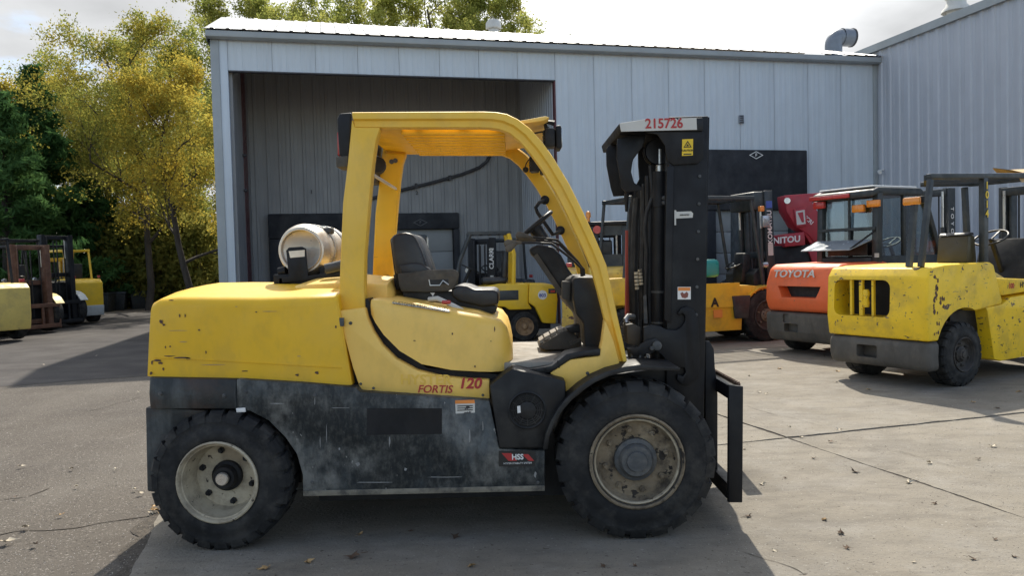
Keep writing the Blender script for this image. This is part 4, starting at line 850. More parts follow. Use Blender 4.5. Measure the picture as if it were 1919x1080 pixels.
# mast
mast = empty('mast', (0, 0, 0)); mast.parent = fk
def rail(name, y0, y1, xl, xr, top, bot, m):
    """upright channel: web with two flanges; xl, xr pixel edges at top"""
    tl, tr = P(xl, top, y0), P(xr, top, y0); bl, br = P(xl-7, bot, y0), P(xr-10, bot, y0)
    w = tr.x-tl.x
    def quad(a, b, c_, d_): return MB().prism([(tl.x+w*a, tl.z), (tl.x+w*b, tl.z), (bl.x+(br.x-bl.x)*b, bl.z), (bl.x+(br.x-bl.x)*a, bl.z)], c_, d_)
    mb = quad(0, 1, y0, y0+.022); 
    for a, b in ((0, .16), (.84, 1)): q_ = quad(a, b, y0+.0225, y1); mb.add(q_.v, q_.f)
    return mb.build(name, m, mast, o=FO, bevel=.004)
rail('outer_rail', 4.33, 4.44, 1254, 1327, 219, 905, m_blk)
rail('outer_rail', 2*YC-4.44, 2*YC-4.33, 1254, 1327, 219, 905, m_blk)
rail('inner_rail', 4.46, 4.55, 1250, 1318, 232, 880, m_blk); rail('inner_rail', 2*YC-4.55, 2*YC-4.46, 1250, 1318, 232, 880, m_blk)
part('rail_flange', MB().prism(Q([(1323, 219), (1330, 219), (1319, 800), (1313, 800)], 4.36), 4.36, 4.42), m_blk, mast, bevel=.003)
# top tie plate with the painted number
px_prism('top_plate', [(1209, 247), (1304, 244), (1320, 248), (1318, 296), (1309, 306), (1262, 309), (1250, 300), (1246, 272), (1232, 252)], 4.315, .014, m_blk, mast, .003)
tie = part('top_crossmember', MB().prism(Q([(1160, 231), (1210, 223), (1306, 220), (1318, 220), (1318, 245), (1164, 247)], 4.30), 4.30, 2*YC-4.30), m_blk, mast, bevel=.006)
part('number_plate', MB().prism(Q([(1161, 231.5), (1210, 223.5), (1305, 220.5), (1306, 243), (1240, 244.5), (1164, 246.5)], 4.2965), 4.294, 4.2985), m_plate, tie, bevel=0)
writing('215726', .075, m_red, tie, P(1244.5, 231.8, 4.2935)-FO-Vector((0, .001, 0)), (1, 0, -.012), (0, 0, 1), bold=.02, sx=.93)
br_o = [(1146, 247), (1166, 250), (1195, 250), (1200, 280), (1192, 300), (1193, 322), (1196, 340), (1190, 354), (1172, 361), (1163, 352), (1158, 320), (1156, 290)]
px_prism('hose_guard', [(1136, 279), (1157, 255), (1200, 255), (1190, 290), (1180, 320), (1190, 345), (1186, 366), (1150, 368), (1145, 352), (1137, 310)], 4.78, .02, m_blk, mast, .003)
px_prism('hose_guard', [(1157, 260), (1196, 250), (1212, 250), (1204, 275), (1186, 300), (1183, 322), (1188, 342), (1202, 350), (1202, 357), (1172, 360), (1165, 352), (1160, 320), (1156, 295)], 4.42, .02, m_blk, mast, .003)
part('guard_pin', MB().tube([P(1174, 362, 4.7), P(1174, 397, 4.7)], [.016, .008], 8), m_blk, mast)
part('sheave', MB().lathe([(.001, .02), (.07, .02), (.078, .026), (.078, .0), (.064, 0), (.064, -.016), (.078, -.016), (.078, -.042), (.001, -.04)], P(1232, 285, 4.5), (0, -1, 0), 24), m_blk, mast)
for Y in (4.50, 2*YC-4.50):
    part('lift_cylinder', MB().tube([P(1236, 322, Y), P(1232, 760, Y)], .046, 18), m_blk, mast)
    part('cylinder_rod', MB().tube([P(1236, 280, Y), P(1236, 330, Y)], .022, 14), m_steel, mast)
    part('cylinder_gland', MB().tube([P(1236, 368, Y), P(1236, 388, Y)], .056, 16), m_blk, mast)
for a, b in ((1244, 371), (1244, 380)): part('gland_bolt', MB().lathe([(.012, 0), (.012, .01), (.001, .012)], P(a, b, 4.44), (0, -1, 0), 10), m_hub, mast)
part('cylinder_band', MB().tube([P(1234, 545, 4.50), P(1234, 549, 4.50)], .0485, 18), m_hub, mast); part('cylinder_band', MB().tube([P(1233, 603, 4.50), P(1233, 606, 4.50)], .0485, 18), m_hub, mast)
for yy, m_ in ((4.317, m_blk),): px_prism('rail_edge', [(1250, 312), (1263, 312), (1257, 606), (1245, 600)], yy, .012, m_, mast, .003)
for k in range(6):
    q = P(1311-k*1.3, 330+k*52, 4.33); part('rail_bolt', MB().lathe([(.009, 0), (.009, .006), (.001, .007)], q, (0, -1, 0), 8), m_hub, mast)
# chains and hoses behind the mast
for k, (pts, r, Y) in enumerate([([(1194, 372), (1190, 420), (1188, 520), (1190, 620)], .024, 4.62), ([(1205, 350), (1206, 420), (1203, 520), (1203, 600)], .018, 4.55), ([(1186, 380), (1182, 400), (1181, 470), (1183, 560), (1184, 620)], .013, 4.70), ([(1213, 330), (1214, 400), (1211, 500), (1210, 640)], .015, 4.52), ([(1219, 310), (1222, 360), (1218, 420), (1217, 560), (1220, 640)], .012, 4.50), ([(1199, 356), (1196, 400), (1197, 500), (1196, 620)], .02, 4.75), ([(1222, 372), (1212, 398), (1208, 430), (1212, 470), (1209, 560)], .012, 4.48), ([(1190, 360), (1186, 390), (1187, 450)], .02, 4.8)]):
    part('hose', MB().tube([P(a, b, Y) for a, b in pts], r, 8), m_hose, mast)
for k in range(9):
    xx = 1188+6.5*k; part('hose', MB().tube([P(xx+3*math.sin(k*2.1), 345+6*(k % 3), 4.84), P(xx+2*math.cos(k), 450, 4.84), P(xx-1, 640, 4.84)], .011+.004*(k % 2), 7), m_hose, mast)
for k in range(3):
    for j in range(34):
        z = 330+j*9.6; part('chain_link', MB().box(P(1225-k*.2, z, 4.58).x-.011, P(1225, z, 4.58).x+.011, 4.575+.012*(j % 2), 4.585+.012*(j % 2), P(1225, z+8, 4.58).z, P(1225, z, 4.58).z), m_hub, mast) if k == 0 else None
px_prism('mast_backing', [(1196, 254), (1250, 250), (1248, 690), (1186, 640), (1190, 352), (1199, 335), (1197, 310)], 4.90, .03, m_blk, mast, 0)
for q in ((1192, 510, 1194, 545), (1199, 505, 1202, 536)):
    for k in range(5):
        a = Vector(P(q[0], q[1], 4.50)).lerp(P(q[2], q[3], 4.50), k/5); b = Vector(P(q[0], q[1], 4.50)).lerp(P(q[2], q[3], 4.50), (k+.7)/5); part('hose_fitting', MB().tube([a, b], .0125, 8), m_rimc, mast)
part('hose_bracket', MB().prism(Q([(1206, 556), (1211, 552), (1214, 607), (1207, 606)], 4.46), 4.46, 4.475), m_hub, mast)
part('red_tube', MB().tube([P(1177, 432, 5.35), P(1176, 600, 5.35)], .02, 10), mat('faded_red', (.33, .055, .045), .55, 0, .2, 5), mast)
# mast foot: hooked bracket, trunnion, tilt parts
hk = [(1206, 613), (1222, 609), (1238, 612), (1250, 618), (1268, 619), (1278, 612), (1284, 602), (1284, 592), (1279, 588), (1274, 592), (1270, 588), (1276, 578), (1288, 574), (1300, 580), (1307, 596), (1310, 620), (1312, 690), (1305, 712), (1292, 722), (1278, 722), (1268, 712), (1270, 702), (1280, 706), (1285, 698), (1282, 690), (1262, 690), (1250, 680), (1240, 665), (1225, 655), (1206, 650)]
px_prism('mast_bracket', hk, 4.30, .03, m_blk, mast, .006)
px_prism('trunnion_block', [(1173, 609), (1186, 607), (1201, 614), (1200, 650), (1176, 645)], 4.38, .14, m_plasd, bevel=.006)
part('trunnion_ring', MB().tube([P(1188, 594, 4.5), P(1177, 593, 4.48), P(1172, 600, 4.46), P(1174, 606, 4.45)], .016, 10), m_steel)
px_prism('tilt_link', [(1201, 645), (1215, 637), (1230, 634), (1237, 640), (1236, 652), (1222, 662), (1206, 665), (1188, 668), (1176, 654), (1196, 651)], 4.285, .015, m_blk, bevel=.003)
for q, r in (((1231, 648), .026), ((1221, 653), .012), ((1213, 668), .010)): part('pin', MB().lathe([(r, 0), (r, .012), (r*.7, .016), (.001, .016)], P(*q, 4.284), (0, -1, 0), 16), m_hub)
px_prism('lower_link', [(1175, 652), (1200, 652), (1208, 668), (1206, 682), (1184, 684), (1178, 672)], 4.31, .02, m_blk, bevel=.003)
part('link_eye', MB().lathe([(.030, 0), (.030, .012), (.018, .012), (.018, 0)], P(1191, 667, 4.309), (0, -1, 0), 18), m_hub)
px_prism('axle_housing', [(1180, 690), (1262, 695), (1300, 760), (1290, 880), (1190, 880)], 4.42, 2*(YC-4.42), m_blk, bevel=.02)
# carriage
car = empty('carriage', (0, 0, 0)); car.parent = fk
px_prism('end_plate', [(1366, 722), (1393, 725), (1391.5, 943), (1365, 943)], 4.16, .03, m_blk, car, .004)
px_prism('end_plate', [(1366, 722), (1393, 725), (1391.5, 943), (1365, 943)], 2*YC-4.19, .03, m_blk, car, .004)
part('upper_bar', MB().prism(Q([(1367, 724), (1388, 726), (1388, 752), (1367, 750)], 4.19), 4.1905, 2*YC-4.1905), m_blk, car, bevel=.004)
part('lower_bar', MB().prism(Q([(1362, 906), (1386, 908), (1386, 938), (1362, 936)], 4.19), 4.1905, 2*YC-4.1905), m_blk, car, bevel=.004)
zt2 = P(1387, 719, 4.2)
part('upper_lip', MB().box(zt2.x-.012, zt2.x+.002, 4.20, 2*YC-4.2, P(1388, 726, 4.19).z-.002, zt2.z), mat('worn_rusty_edge', (.10, .055, .035), .7, 0, .3, 9), car)
for k in range(26):
    y = 4.21+k*(2*(YC-4.21))/26; part('notch_tooth', MB().box(zt2.x-.0115, zt2.x+.0015, y, y+.018, zt2.z+.0005, zt2.z+.007), MATS['worn_rusty_edge'], car)
for Y in (4.47, 2*YC-4.50): px_prism('carriage_upright', [(1330, 640), (1338, 655), (1340, 690), (1343, 712), (1345, 740), (1345, 890), (1322, 880), (1322, 640)], Y, .03, m_blk, car, .004)
px_prism('cross_plate', [(1318, 760), (1330, 745), (1340, 750), (1340, 890), (1318, 880)], 4.52, 2*(YC-4.52), m_blk, car, .004)
# bolts and small fittings on the bodywork
for q, Y, r in (((657, 606), 4.119, .010), ((1101, 700), 4.134, .010), ((676, 720), 4.119, .008), ((905, 741), 4.119, .008), ((700, 728), 4.119, .008), ((460, 735), 4.049, .012), ((590, 741), 4.049, .012), ((1008, 905), 4.049, .010), ((585, 905), 4.049, .010), ((930, 822), 4.049, .009), ((300, 738), 4.033, .012), ((420, 742), 4.033, .012)):
    part('bolt', MB().lathe([(r, -.001), (r, .002), (r*.7, .002), (r*.7, .006), (r*.55, .008), (.001, .008)], P(*q, Y), (0, -1, 0), 6), m_hub, smooth=20)
for q in ((734, 303), (741, 301), (727, 520)): part('bolt', MB().lathe([(.016, -.002), (.016, .006), (.001, .007)], P(*q, 2*YC-Yg-.102), (0, -1, 0), 8), m_hub)
hl = part('hood_latch', MB().box(X(640, 600, 4.1)-.012, X(640, 600, 4.1)+.012, 4.098, 4.112, Z(640, 612, 4.1), Z(640, 596, 4.1)), m_hub, bevel=.003)
# lettering and labels
yS = 4.1175
writing('FORTIS', .058, m_red, fk, P(814.5, 730.5, yS)-FO, (1, 0, -.035), (0, 0, 1), bold=.012, shear=.25, sx=1.0)
writing('120', .078, m_red, fk, P(880, 720, yS)-FO, (1, 0, -.03), (0, 0, 1), bold=.03, shear=.2, sx=1.05)
writing('HYSTER', .075, m_ghost, fk, P(798, 713, yS+.001)-FO, (1, 0, -.03), (0, 0, 1), bold=.02, depth=.0005, sx=1.05)
def sticker(name, quad, Y, m, parent=None): return px_prism(name, quad, Y, .003, m, parent, 0)
hs = sticker('stability_decal', [(935, 846), (1003, 846), (1003, 875), (935, 875)], 4.046, m_inkblk)
for a, b in (((940, 850), (958, 850)), ((978, 852), (990, 852))):
    pts = [a, b, (b[0]+11, 864.5), (a[0]+13, 864.5)]; sticker('red_slash', pts, 4.0445, m_red, hs)
writing('HSS', .040, m_wht, hs, P(970, 857.5, 4.0432)-FO, (1, 0, .0), (0, 0, 1), bold=.03, sx=.95)
writing('HYSTER STABILITY SYSTEM', .0125, m_wht, hs, P(970, 869, 4.0432)-FO, (1, 0, 0), (0, 0, 1), sx=1.0)
lb = sticker('spec_label', [(853, 757), (890, 755), (890, 774), (854, 776)], 4.0465, m_plate); sticker('label_band', [(853, 751), (889, 750), (890, 756.5), (853, 757.5)], 4.0462, m_orange, lb)
for k in range(3): sticker('label_line', [(857, 761+k*4), (886, 760+k*4), (886, 761.6+k*4), (857, 762.6+k*4)], 4.0450, m_inkblk, lb)
cs = sticker('caution_sticker', [(1278.5, 261), (1299, 260), (1298.5, 291), (1278, 292)], 4.311, m_caut)
tri = Q([(1281, 276.5), (1288.8, 263.5), (1296.5, 276)], 4.309); tri2 = Q([(1283.6, 275), (1288.8, 266.5), (1294, 274.7)], 4.309)
MB().add([(x, 4.3095, z) for x, z in tri+tri2], [(k, (k+1) % 3, 3+(k+1) % 3, 3+k) for k in range(3)]).build('triangle_mark', m_inkblk, cs, o=FO, smooth=0)
sticker('triangle_mark', [(1286, 274), (1288.5, 269.5), (1291.5, 273.5)], 4.3095, m_inkblk, cs)
writing('CAUTION', .0145, m_inkblk, cs, P(1288.7, 282, 4.3095)-FO, (1, 0, 0), (0, 0, 1), bold=.01)
sticker('label_line', [(1281, 288), (1296, 287.5), (1296, 289.5), (1281, 290)], 4.3095, m_inkblk, cs)
ws = sticker('warning_sticker', [(1270, 538), (1294.5, 538), (1294.5, 561.5), (1270, 561.5)], 4.327, m_wht); sticker('orange_band', [(1271, 539), (1293.5, 539), (1293.5, 545), (1271, 545)], 4.3255, m_orange, ws)
pts = [(1275, 550), (1279, 547.5), (1282, 551), (1287, 547), (1290, 551), (1289, 557), (1284, 559.5), (1278, 558)]; sticker('hand_mark', pts, 4.3255, mat('dark_red_print', (.22, .07, .05), .5), ws)
t1 = sticker('tape_label', [(1264, 394), (1267, 394), (1268, 397), (1295, 396), (1299, 400), (1298, 408), (1267, 409.5), (1267, 422), (1264, 422)], 4.327, m_plate)
writing('SERVICED', .012, m_inkblk, t1, P(1283, 403, 4.3255)-FO, (1, 0, 0), (0, 0, 1))

# ------------------------------------------------------------------ the other machines in the yard
m_yel2 = mat('yellow_paint_bright', (.80, .50, .02), .42, 0, .08, 2.5, dirt=((.48, .33, .06), .35, 4, (1, 1, 1)), chip=[((.08, .05, .03), .72, 11, (1, 1, 1.5))])
m_yel3 = mat('yellow_paint_chipped', (.86, .56, .015), .45, 0, .1, 3, dirt=[((.40, .27, .05), .5, 3.4, (1, 1, 1))], chip=[((.075, .045, .03), .635, 7.5, (1, 1, 1.8)), ((.10, .07, .05), .655, 21, (1, 1, .5)), ((.24, .17, .07), .64, 9, (.4, 1, 2))], bump=.08)
m_yel4 = mat('yellow_paint_pale', (.62, .47, .13), .5, 0, .1, 2.5, dirt=((.36, .27, .11), .5, 3, (1, 1, 1)), chip=[((.16, .10, .06), .70, 9, (1, 1, 1))])
m_yelo = mat('yellow_orange_paint', (.78, .46, .03), .45, 0, .1, 2, dirt=((.34, .22, .07), .5, 2.5, (1, 1, 1)))
m_yelw = mat('yellow_paint_rusting', (.60, .41, .06), .6, 0, .15, 3, dirt=[((.25, .13, .06), .7, 2.6, (1, 1, 1))], chip=[((.10, .045, .03), .60, 7, (1, 1, 1.5)), ((.20, .05, .04), .64, 4, (1, 1, 1))], bump=.15)
m_oran = mat('orange_paint', (.80, .15, .045), .48, 0, .1, 2.5, dirt=((.55, .13, .05), .45, 3, (1, 1, 1)), chip=[((.25, .14, .08), .70, 8, (1, 1, 1.4))])
m_skirt = mat('skirt_grey_dirty', (.085, .078, .068), .7, 0, .2, 3, dirt=[((.15, .13, .105), .6, 3.5, (1, 1, .6)), ((.05, .045, .04), .6, 5, (1, 1, .4))], chip=[((.04, .035, .03), .68, 14, (1, 1, .4))], bump=.15)
m_dkg = mat('dark_grey_paint', (.022, .028, .032), .45, 0, .2, 3, dirt=((.09, .09, .085), .4, 4, (1, 1, 1)))
m_rust = mat('rusty_iron', (.105, .05, .032), .8, 0, .3, 4, dirt=((.20, .12, .08), .5, 6, (1, 1, 1)), bump=.2)
m_gry = mat('pale_grey_paint', (.48, .50, .50), .5, 0, .1, 3, dirt=((.30, .29, .26), .5, 4, (1, 1, 1)))
m_redm = mat('red_machine_paint', (.38, .028, .045), .45, 0, .12, 2.5, dirt=((.22, .035, .04), .5, 3, (1, 1, 1)))
m_teal = mat('teal_plastic', (.02, .26, .23), .4, 0, .1, 4)
m_rimb = mat('rim_brown', (.30, .19, .10), .75, 0, .2, 6, dirt=((.14, .09, .06), .6, 7, (1, 1, 1)))
m_rimg = mat('rim_grey', (.33, .33, .32), .6, 0, .2, 6, dirt=((.14, .13, .11), .6, 7, (1, 1, 1)))
m_rimk = mat('rim_black', (.035, .032, .03), .75, 0, .3, 6, dirt=((.10, .085, .07), .6, 7, (1, 1, 1)))
m_card = mat('cardboard', (.50, .36, .20), .85, 0, .12, 4)
m_blue = mat('blue_print', (.06, .10, .38), .5)
g_cab = glassmat('cab_glass')
def cut(ob, mb):
    me = bpy.data.meshes.new('c'); me.from_pydata(mb.v, [], mb.f); bm = bmesh.new(); bm.from_mesh(me); bmesh.ops.recalc_face_normals(bm, faces=bm.faces); bm.to_mesh(me); bm.free()
    co = bpy.data.objects.new('c', me); COL.objects.link(co)
    if ob.parent: co.parent = ob.parent
    md = ob.modifiers.new('b', 'BOOLEAN'); md.operation = 'DIFFERENCE'; md.object = co; md.solver = 'EXACT'
    dg = bpy.context.evaluated_depsgraph_get(); dg.update(); nm = bpy.data.meshes.new_from_object(ob.evaluated_get(dg)); ob.modifiers.clear()
    ob.data = nm; bpy.data.objects.remove(co)
    nm.polygons.foreach_set('use_smooth', [True]*len(nm.polygons)); nm.set_sharp_from_angle(angle=R(35))
def chair(t, x, z, y=0, m=None):
    s = empty('seat', (0, 0, 0)); s.parent = t; m = m or m_vinyl
    MB().box(x-.22, x+.25, y-.24, y+.24, z, z+.13).build('cushion', m, s, bevel=.05, seg=3)
    MB().prism([(x-.22, z+.1), (x-.12, z+.1), (x-.17, z+.62), (x-.26, z+.62)], y-.23, y+.23).build('backrest', m, s, bevel=.035, seg=3)
def steer(t, x, z, m=None, tilt=.45, r=.17):
    a = Vector((-math.sin(tilt), 0, math.cos(tilt))); c = Vector((x, 0, z)); m = m or m_plas
    sw = MB().lathe([(r+.013*math.cos(q), .013*math.sin(q)) for q in [2*math.pi*k/6 for k in range(6)]], c, a, 24, True).build('steering_wheel', m, t, smooth=60)
    u = Vector((0, 1, 0)); v = a.cross(u)
    for k in range(3): q = 2*math.pi*k/3+.4; MB().beam(c-a*.02, c+(u*math.cos(q)+v*math.sin(q))*r, .02, .012).build('spoke', m, sw)
    MB().tube([c-a*.02, c-a*.55], .03, 8).build('steering_column', m, t)
def mast_(t, x, W, h, m, det=True, tilt=0., z0=.12, carriage=True, forks=True, mc=None, letters=None, ch=.5, backrest=False, inner=True):
    ms = empty('mast', (x, 0, 0)); ms.parent = t; ms.rotation_euler = (0, tilt, 0); mc = mc or m
    for s in (-1, 1):
        MB().box(-.08, .08, s*W/2-.02, s*W/2+.02, z0, h).add([], []).build('outer_rail', m, ms, bevel=.006)
        for xx in (-.07, .07): MB().box(xx-.012, xx+.012, *sorted((s*(W/2-.0205), s*(W/2-.085))), z0, h).build('rail_flange', m, ms)
        if inner: MB().box(-.05, .09, *sorted((s*(W/2-.09), s*(W/2-.13))), z0+.05, h-.04).build('inner_rail', m, ms, bevel=.005)
        MB().tube([(-.11, s*(W/2-.07), z0+.1), (-.11, s*(W/2-.07), h*.75)], .035, 10).build('lift_cylinder', m, ms); MB().tube([(-.11, s*(W/2-.07), h*.75), (-.11, s*(W/2-.07), h-.05)], .02, 8).build('cylinder_rod', m_steel, ms)
        MB().tube([(.0, s*(W/2-.2), .5), (.0, s*(W/2-.2), h-.1)], .012, 5).build('chain', m_hose, ms)
    for z in (h-.12, h*.55, z0+.12): MB().box(-.10, -.03, -W/2+.021, W/2-.021, z, z+.11).build('crossmember', m, ms, bevel=.006)
    for k in (-.05, .05): MB().tube([(-.02, k, .4), (-.02, k, h-.15)], .016, 6).build('hose', m_hose, ms)
    if carriage:
        cr_ = empty('carriage', (0, 0, 0)); cr_.parent = ms
        for z in (.12, .12+ch): MB().box(.10, .14, -W/2-.12, W/2+.12, z, z+.1).build('carriage_bar', mc, cr_, bevel=.005)
        for s in (-1, 1): MB().box(.10, .145, *sorted((s*(W/2+.121), s*(W/2+.16))), .1, .25+ch).build('end_plate', mc, cr_, bevel=.005); MB().box(.095, .13, s*.18-.03, s*.18+.03, .221, .119+ch).build('upright', mc, cr_)
        if backrest:
            for k in range(6): y = -W/2-.1+k*(W+.2)/5; MB().box(.11, .13, y-.012, y+.012, .24+ch, 1.25).build('backrest_bar', mc, cr_)
            MB().box(.105, .135, -W/2-.12, W/2+.12, 1.251, 1.3).build('backrest_rail', mc, cr_)
        if forks:
            for s in (-1, 1): MB().prism([(.146, .08), (.146, .75), (.185, .75), (.19, .1), (1.1, .065), (1.1, .05), (.2, .05)], s*.26-.055, s*.26+.055).build('fork', mc, cr_, bevel=.004)
    return ms
def guard_(t, xr, xf, zb_r, zb_f, h, W, m, xrt=None, xft=None, nb=7, w=.06, roof=True):
    g_ = empty('overhead_guard', (0, 0, 0)); g_.parent = t; xrt = xr if xrt is None else xrt; xft = xf if xft is None else xft
    for s in (-1, 1):
        y = s*(W/2-w/2)
        MB().tube([(xr, y, zb_r), (xrt, y, h-.06)], w*.5, 8).build('rear_post', m, g_); MB().tube([(xf, y, zb_f), (xf*.35+xft*.65, y, h*.62+zb_f*.38), (xft, y, h-.06)], w*.5, 8).build('front_post', m, g_)
        MB().beam((xrt-.03, y, h-.03), (xft+.06, y, h-.03), w, .07).build('roof_side', m, g_, bevel=.01)
    for x in (xrt, xft): MB().box(x-.03, x+.03, -W/2+w+.001, W/2-w-.001, h-.06, h-.005).build('roof_end', m, g_, bevel=.006)
    for k in range(nb):
        y = -W/2+w+(W-2*w)*(k+.5)/nb; MB().box(xrt+.031, xft-.031, y-.012, y+.012, h-.045, h-.015).build('roof_bar', m, g_)
    return g_
def lift(name, label, cat, loc, hd, m_b, m_cw, m_sk, m_g, m_m, wb=1.6, W=1.15, Rf=.36, Rr=.28, gh=2.15, mh=2.2, m_rim=None, cwt=1.05, group=None, det=True, mast=True, guard=True, mastw=None, mc=None, forks=True, backrest=False, zh=1.0, cwl=.45, wf=.24, tilt=-.03, body=True, cwtop=None, chas_m=None):
    """counterbalance forklift: x forward, origin on the ground midway between the axles"""
    t = empty(name, loc, hd, label, cat, group); xf, xr = wb/2, -wb/2; hw = W/2
    for s in (-1, 1):
        for nm, x, r, w_ in (('front_wheel', xf, Rf, wf), ('rear_wheel', xr, Rr, wf*.85)):
            e = empty(nm, (0, 0, 0)); e.parent = t
            wheel(e, (x, s*(hw+.02), r), (0, s, 0), r, w_, r*.58, m_rim or m_rimd, m_rimd, 18 if det else 0, .014, .05, 6, r*.2, .0, det=det)
    ch_ = MB().prism([(xr+Rr+.06, .22), (xf-Rf-.05, .22), (xf-Rf-.03, .5), (xf-Rf*.55, .5+Rf*.55), (xf+.05, .55+Rf*.62), (xf+.05, .70+Rf*.5), (xf-.35, zh-.08), (xr+.25, zh-.03), (xr+Rr+.03, .6)], -hw+.02, hw-.02).build('chassis', chas_m or m_b, t, bevel=.015)
    MB().box(xr, xf+.1, -hw*.5, hw*.5, .2, .6).build('frame', m_blk, t)
    rk = cwtop or [(xr-cwl, .25), (xr-cwl-.04, .55), (xr-cwl-.03, cwt-.1), (xr-cwl+.08, cwt), (xr+.3, cwt+.02), (xr+Rr+.1, cwt), (xr+Rr+.05, .62), (xr+Rr*.7, Rr*2.12), (xr-Rr*.7, Rr*2.12), (xr-Rr-.05, .25)]
    cwo = MB().prism(rk, -hw, hw).build('counterweight', m_cw, t, bevel=.045, seg=3)
    if m_sk: MB().prism([(xr-cwl-.012, .22), (xr-cwl-.052, .52), (xr-Rr-.02, .52), (xr-Rr-.06, .22)], -hw-.012, hw+.012).build('counterweight_skirt', m_sk, t, bevel=.03)
    MB().box(xr+.1, .1, -hw*.78, hw*.78, zh-.1, zh+.08).build('hood', m_b, t, bevel=.05, seg=3)
    MB().box(.1, xf+.02, -hw*.86, hw*.86, .55, .60).build('floor_plate', m_floor, t)
    MB().prism([(xf-.12, .6), (xf+.1, .6), (xf+.1, 1.2), (xf-.02, 1.25), (xf-.14, 1.15)], -hw*.7, hw*.7).build('dash', m_plas, t, bevel=.03)
    for s in (-1, 1):
        arc_ = [(xf+(Rf+.06)*math.cos(R(a)), Rf+(Rf+.06)*math.sin(R(a))) for a in range(30, 171, 20)]; arc2 = [(xf+(Rf+.035)*math.cos(R(a)), Rf+(Rf+.035)*math.sin(R(a))) for a in range(170, 29, -20)]
        MB().prism(arc_+arc2, *sorted((s*(hw+.03), s*(hw-.2)))).build('front_fender', chas_m or m_b, t)
        MB().box(xf-.1-.25, xf-.1-.05-.0, *sorted((s*(hw-.1), s*(hw-.02))), .33, .36).build('step', m_plas, t)
        MB().lathe([(.001, .03), (.05, .03), (.055, 0), (.04, -.06), (.001, -.06)], (xf+.08, s*hw*.75, 1.3), (1, 0, 0), 12).build('headlamp', m_mirror, t)
        MB().box(xr-cwl-.01, xr-cwl+.03, *sorted((s*hw*.7, s*hw*.86)), cwt+.03, cwt+.1).build('tail_lamp', m_redlens, t, bevel=.008)
    chair(t, -.12, zh+.08); steer(t, xf-.22, 1.32)
    if guard: guard_(t, xr-.02, xf+.05, cwt-.05, .7, gh, W*.86, m_g, xr+.12, xf-.22)
    if mast: mast_(t, xf+.28, mastw or W*.62, mh, m_m, tilt=tilt, mc=mc, forks=forks, backrest=backrest)
    return t, cwo
def hd(v): return math.atan2(v[1], v[0])

# ---- right-hand yellow forklift number 1014
hv = Vector((.88, .47, 0)).normalized(); lv_ = Vector((-hv.y, hv.x, 0)); o1 = Vector((4.54, 8.87, 0))
def onpl(px, py, o_, n_):
    d = ray(px, py); s = (o_-EYE).dot(n_)/d.dot(n_); return EYE+d*s
t = empty('forklift', o1, hd(hv), 'chipped bright yellow forklift with number 1014 at the right edge', 'forklift')
hw = .66
for s in (-1, 1):
    e = empty('rear_wheel', (0, 0, 0)); e.parent = t; wheel(e, (0, s*.655, .352), (0, s, 0), .352, .25, .185, m_rimk, m_rimk, 22, .016, .05, 6, .07, .0)
    e = empty('front_wheel', (0, 0, 0)); e.parent = t; wheel(e, (1.95, s*.74, .40), (0, s, 0), .40, .26, .22, m_rimk, m_rimk, 20, .016, .05, 6, .07, .0)
cwo = MB().prism([(-.60, .53), (-.63, .75), (-.61, 1.20), (-.54, 1.30), (-.3, 1.325), (.50, 1.335), (.56, 1.31), (.72, .90), (.70, .86), (.1, .80), (-.1, .53)], -hw+.01, hw-.06).build('counterweight', m_yel3, t, bevel=.085, seg=4)
cut(cwo, MB().prism(rr(-.22, .50, .76, 1.17, .09), -.9, -.35, 'x')); cut(cwo, MB().lathe([(.001, -1), (.50, -1), (.50, 1), (.001, 1)], (.02, 0, .36), (0, 1, 0), 36))
rk_ = random.Random(9)
for k in range(26):
    a = rk_.random(); z = .60+.62*a; xx = -.52+.10*rk_.random()+(.25*(1-a) if rk_.random() < .4 else 0); s_ = rk_.uniform(.008, .028)
    pts_ = [(xx+s_*rk_.uniform(.4, 1)*math.cos(q*.785), z+1.5*s_*rk_.uniform(.4, 1)*math.sin(q*.785)) for q in range(8)]
    MB().prism(pts_, -hw+.0075, -hw+.012).build('bare_chip', m_chipd, cwo, smooth=0)
MB().box(-.36, -.30, -.55, .6, .6, 1.26).build('radiator', m_blk, t)
MB().box(-.52, -.3, -.235, -.225, .77, 1.16).build('duct_wall', m_blk, t); MB().box(-.52, -.3, .505, .512, .77, 1.16).build('duct_wall', m_blk, t)
for y, w_ in ((.30, .03), (.17, .045), (.02, .025)): MB().box(-.585, -.55, y-w_/2, y+w_/2, .765, 1.165).build('grille_bar', m_yel3, cwo)
MB().lathe([(.001, 0), (.03, 0), (.04, .05), (.03, .1), (.045, .16), (.03, .2), (.001, .2)], (-.56, .12, .86), (0, 0, 1), 10).build('tow_pin', m_yel3, cwo)
sk_ = MB().prism([(-.585, .20), (-.615, .32), (-.615, .524), (.0, .524), (-.12, .20)], -hw+.006, hw-.056).build('counterweight_skirt', m_skirt, t, bevel=.07, seg=3)
cut(sk_, MB().lathe([(.001, -1), (.49, -1), (.49, 1), (.001, 1)], (.04, 0, .36), (0, 1, 0), 32)); cut(sk_, MB().prism(rr(-.05, .21, .30, .44, .02), -.9, -.5, 'x'))
MB().box(-.5, -.44, -.08, .24, .28, .46).build('tow_pocket', m_hose, sk_)
MB().prism([(.58, .25), (.70, .22), (1.45, .24), (1.50, .5), (1.6, .75), (2.3, .9), (2.3, 1.0), (.9, .93), (.74, .86), (.42, .835), (.45, .80)], -hw+.02, hw-.02).build('chassis', m_yel3, t, bevel=.012)
MB().prism([(.735, .955), (.80, .955), (1.7, 1.0), (1.7, 1.10), (.60, 1.16), (.62, 1.12)], -hw+.03, hw-.03).build('side_hood', m_yel3, t, bevel=.02)
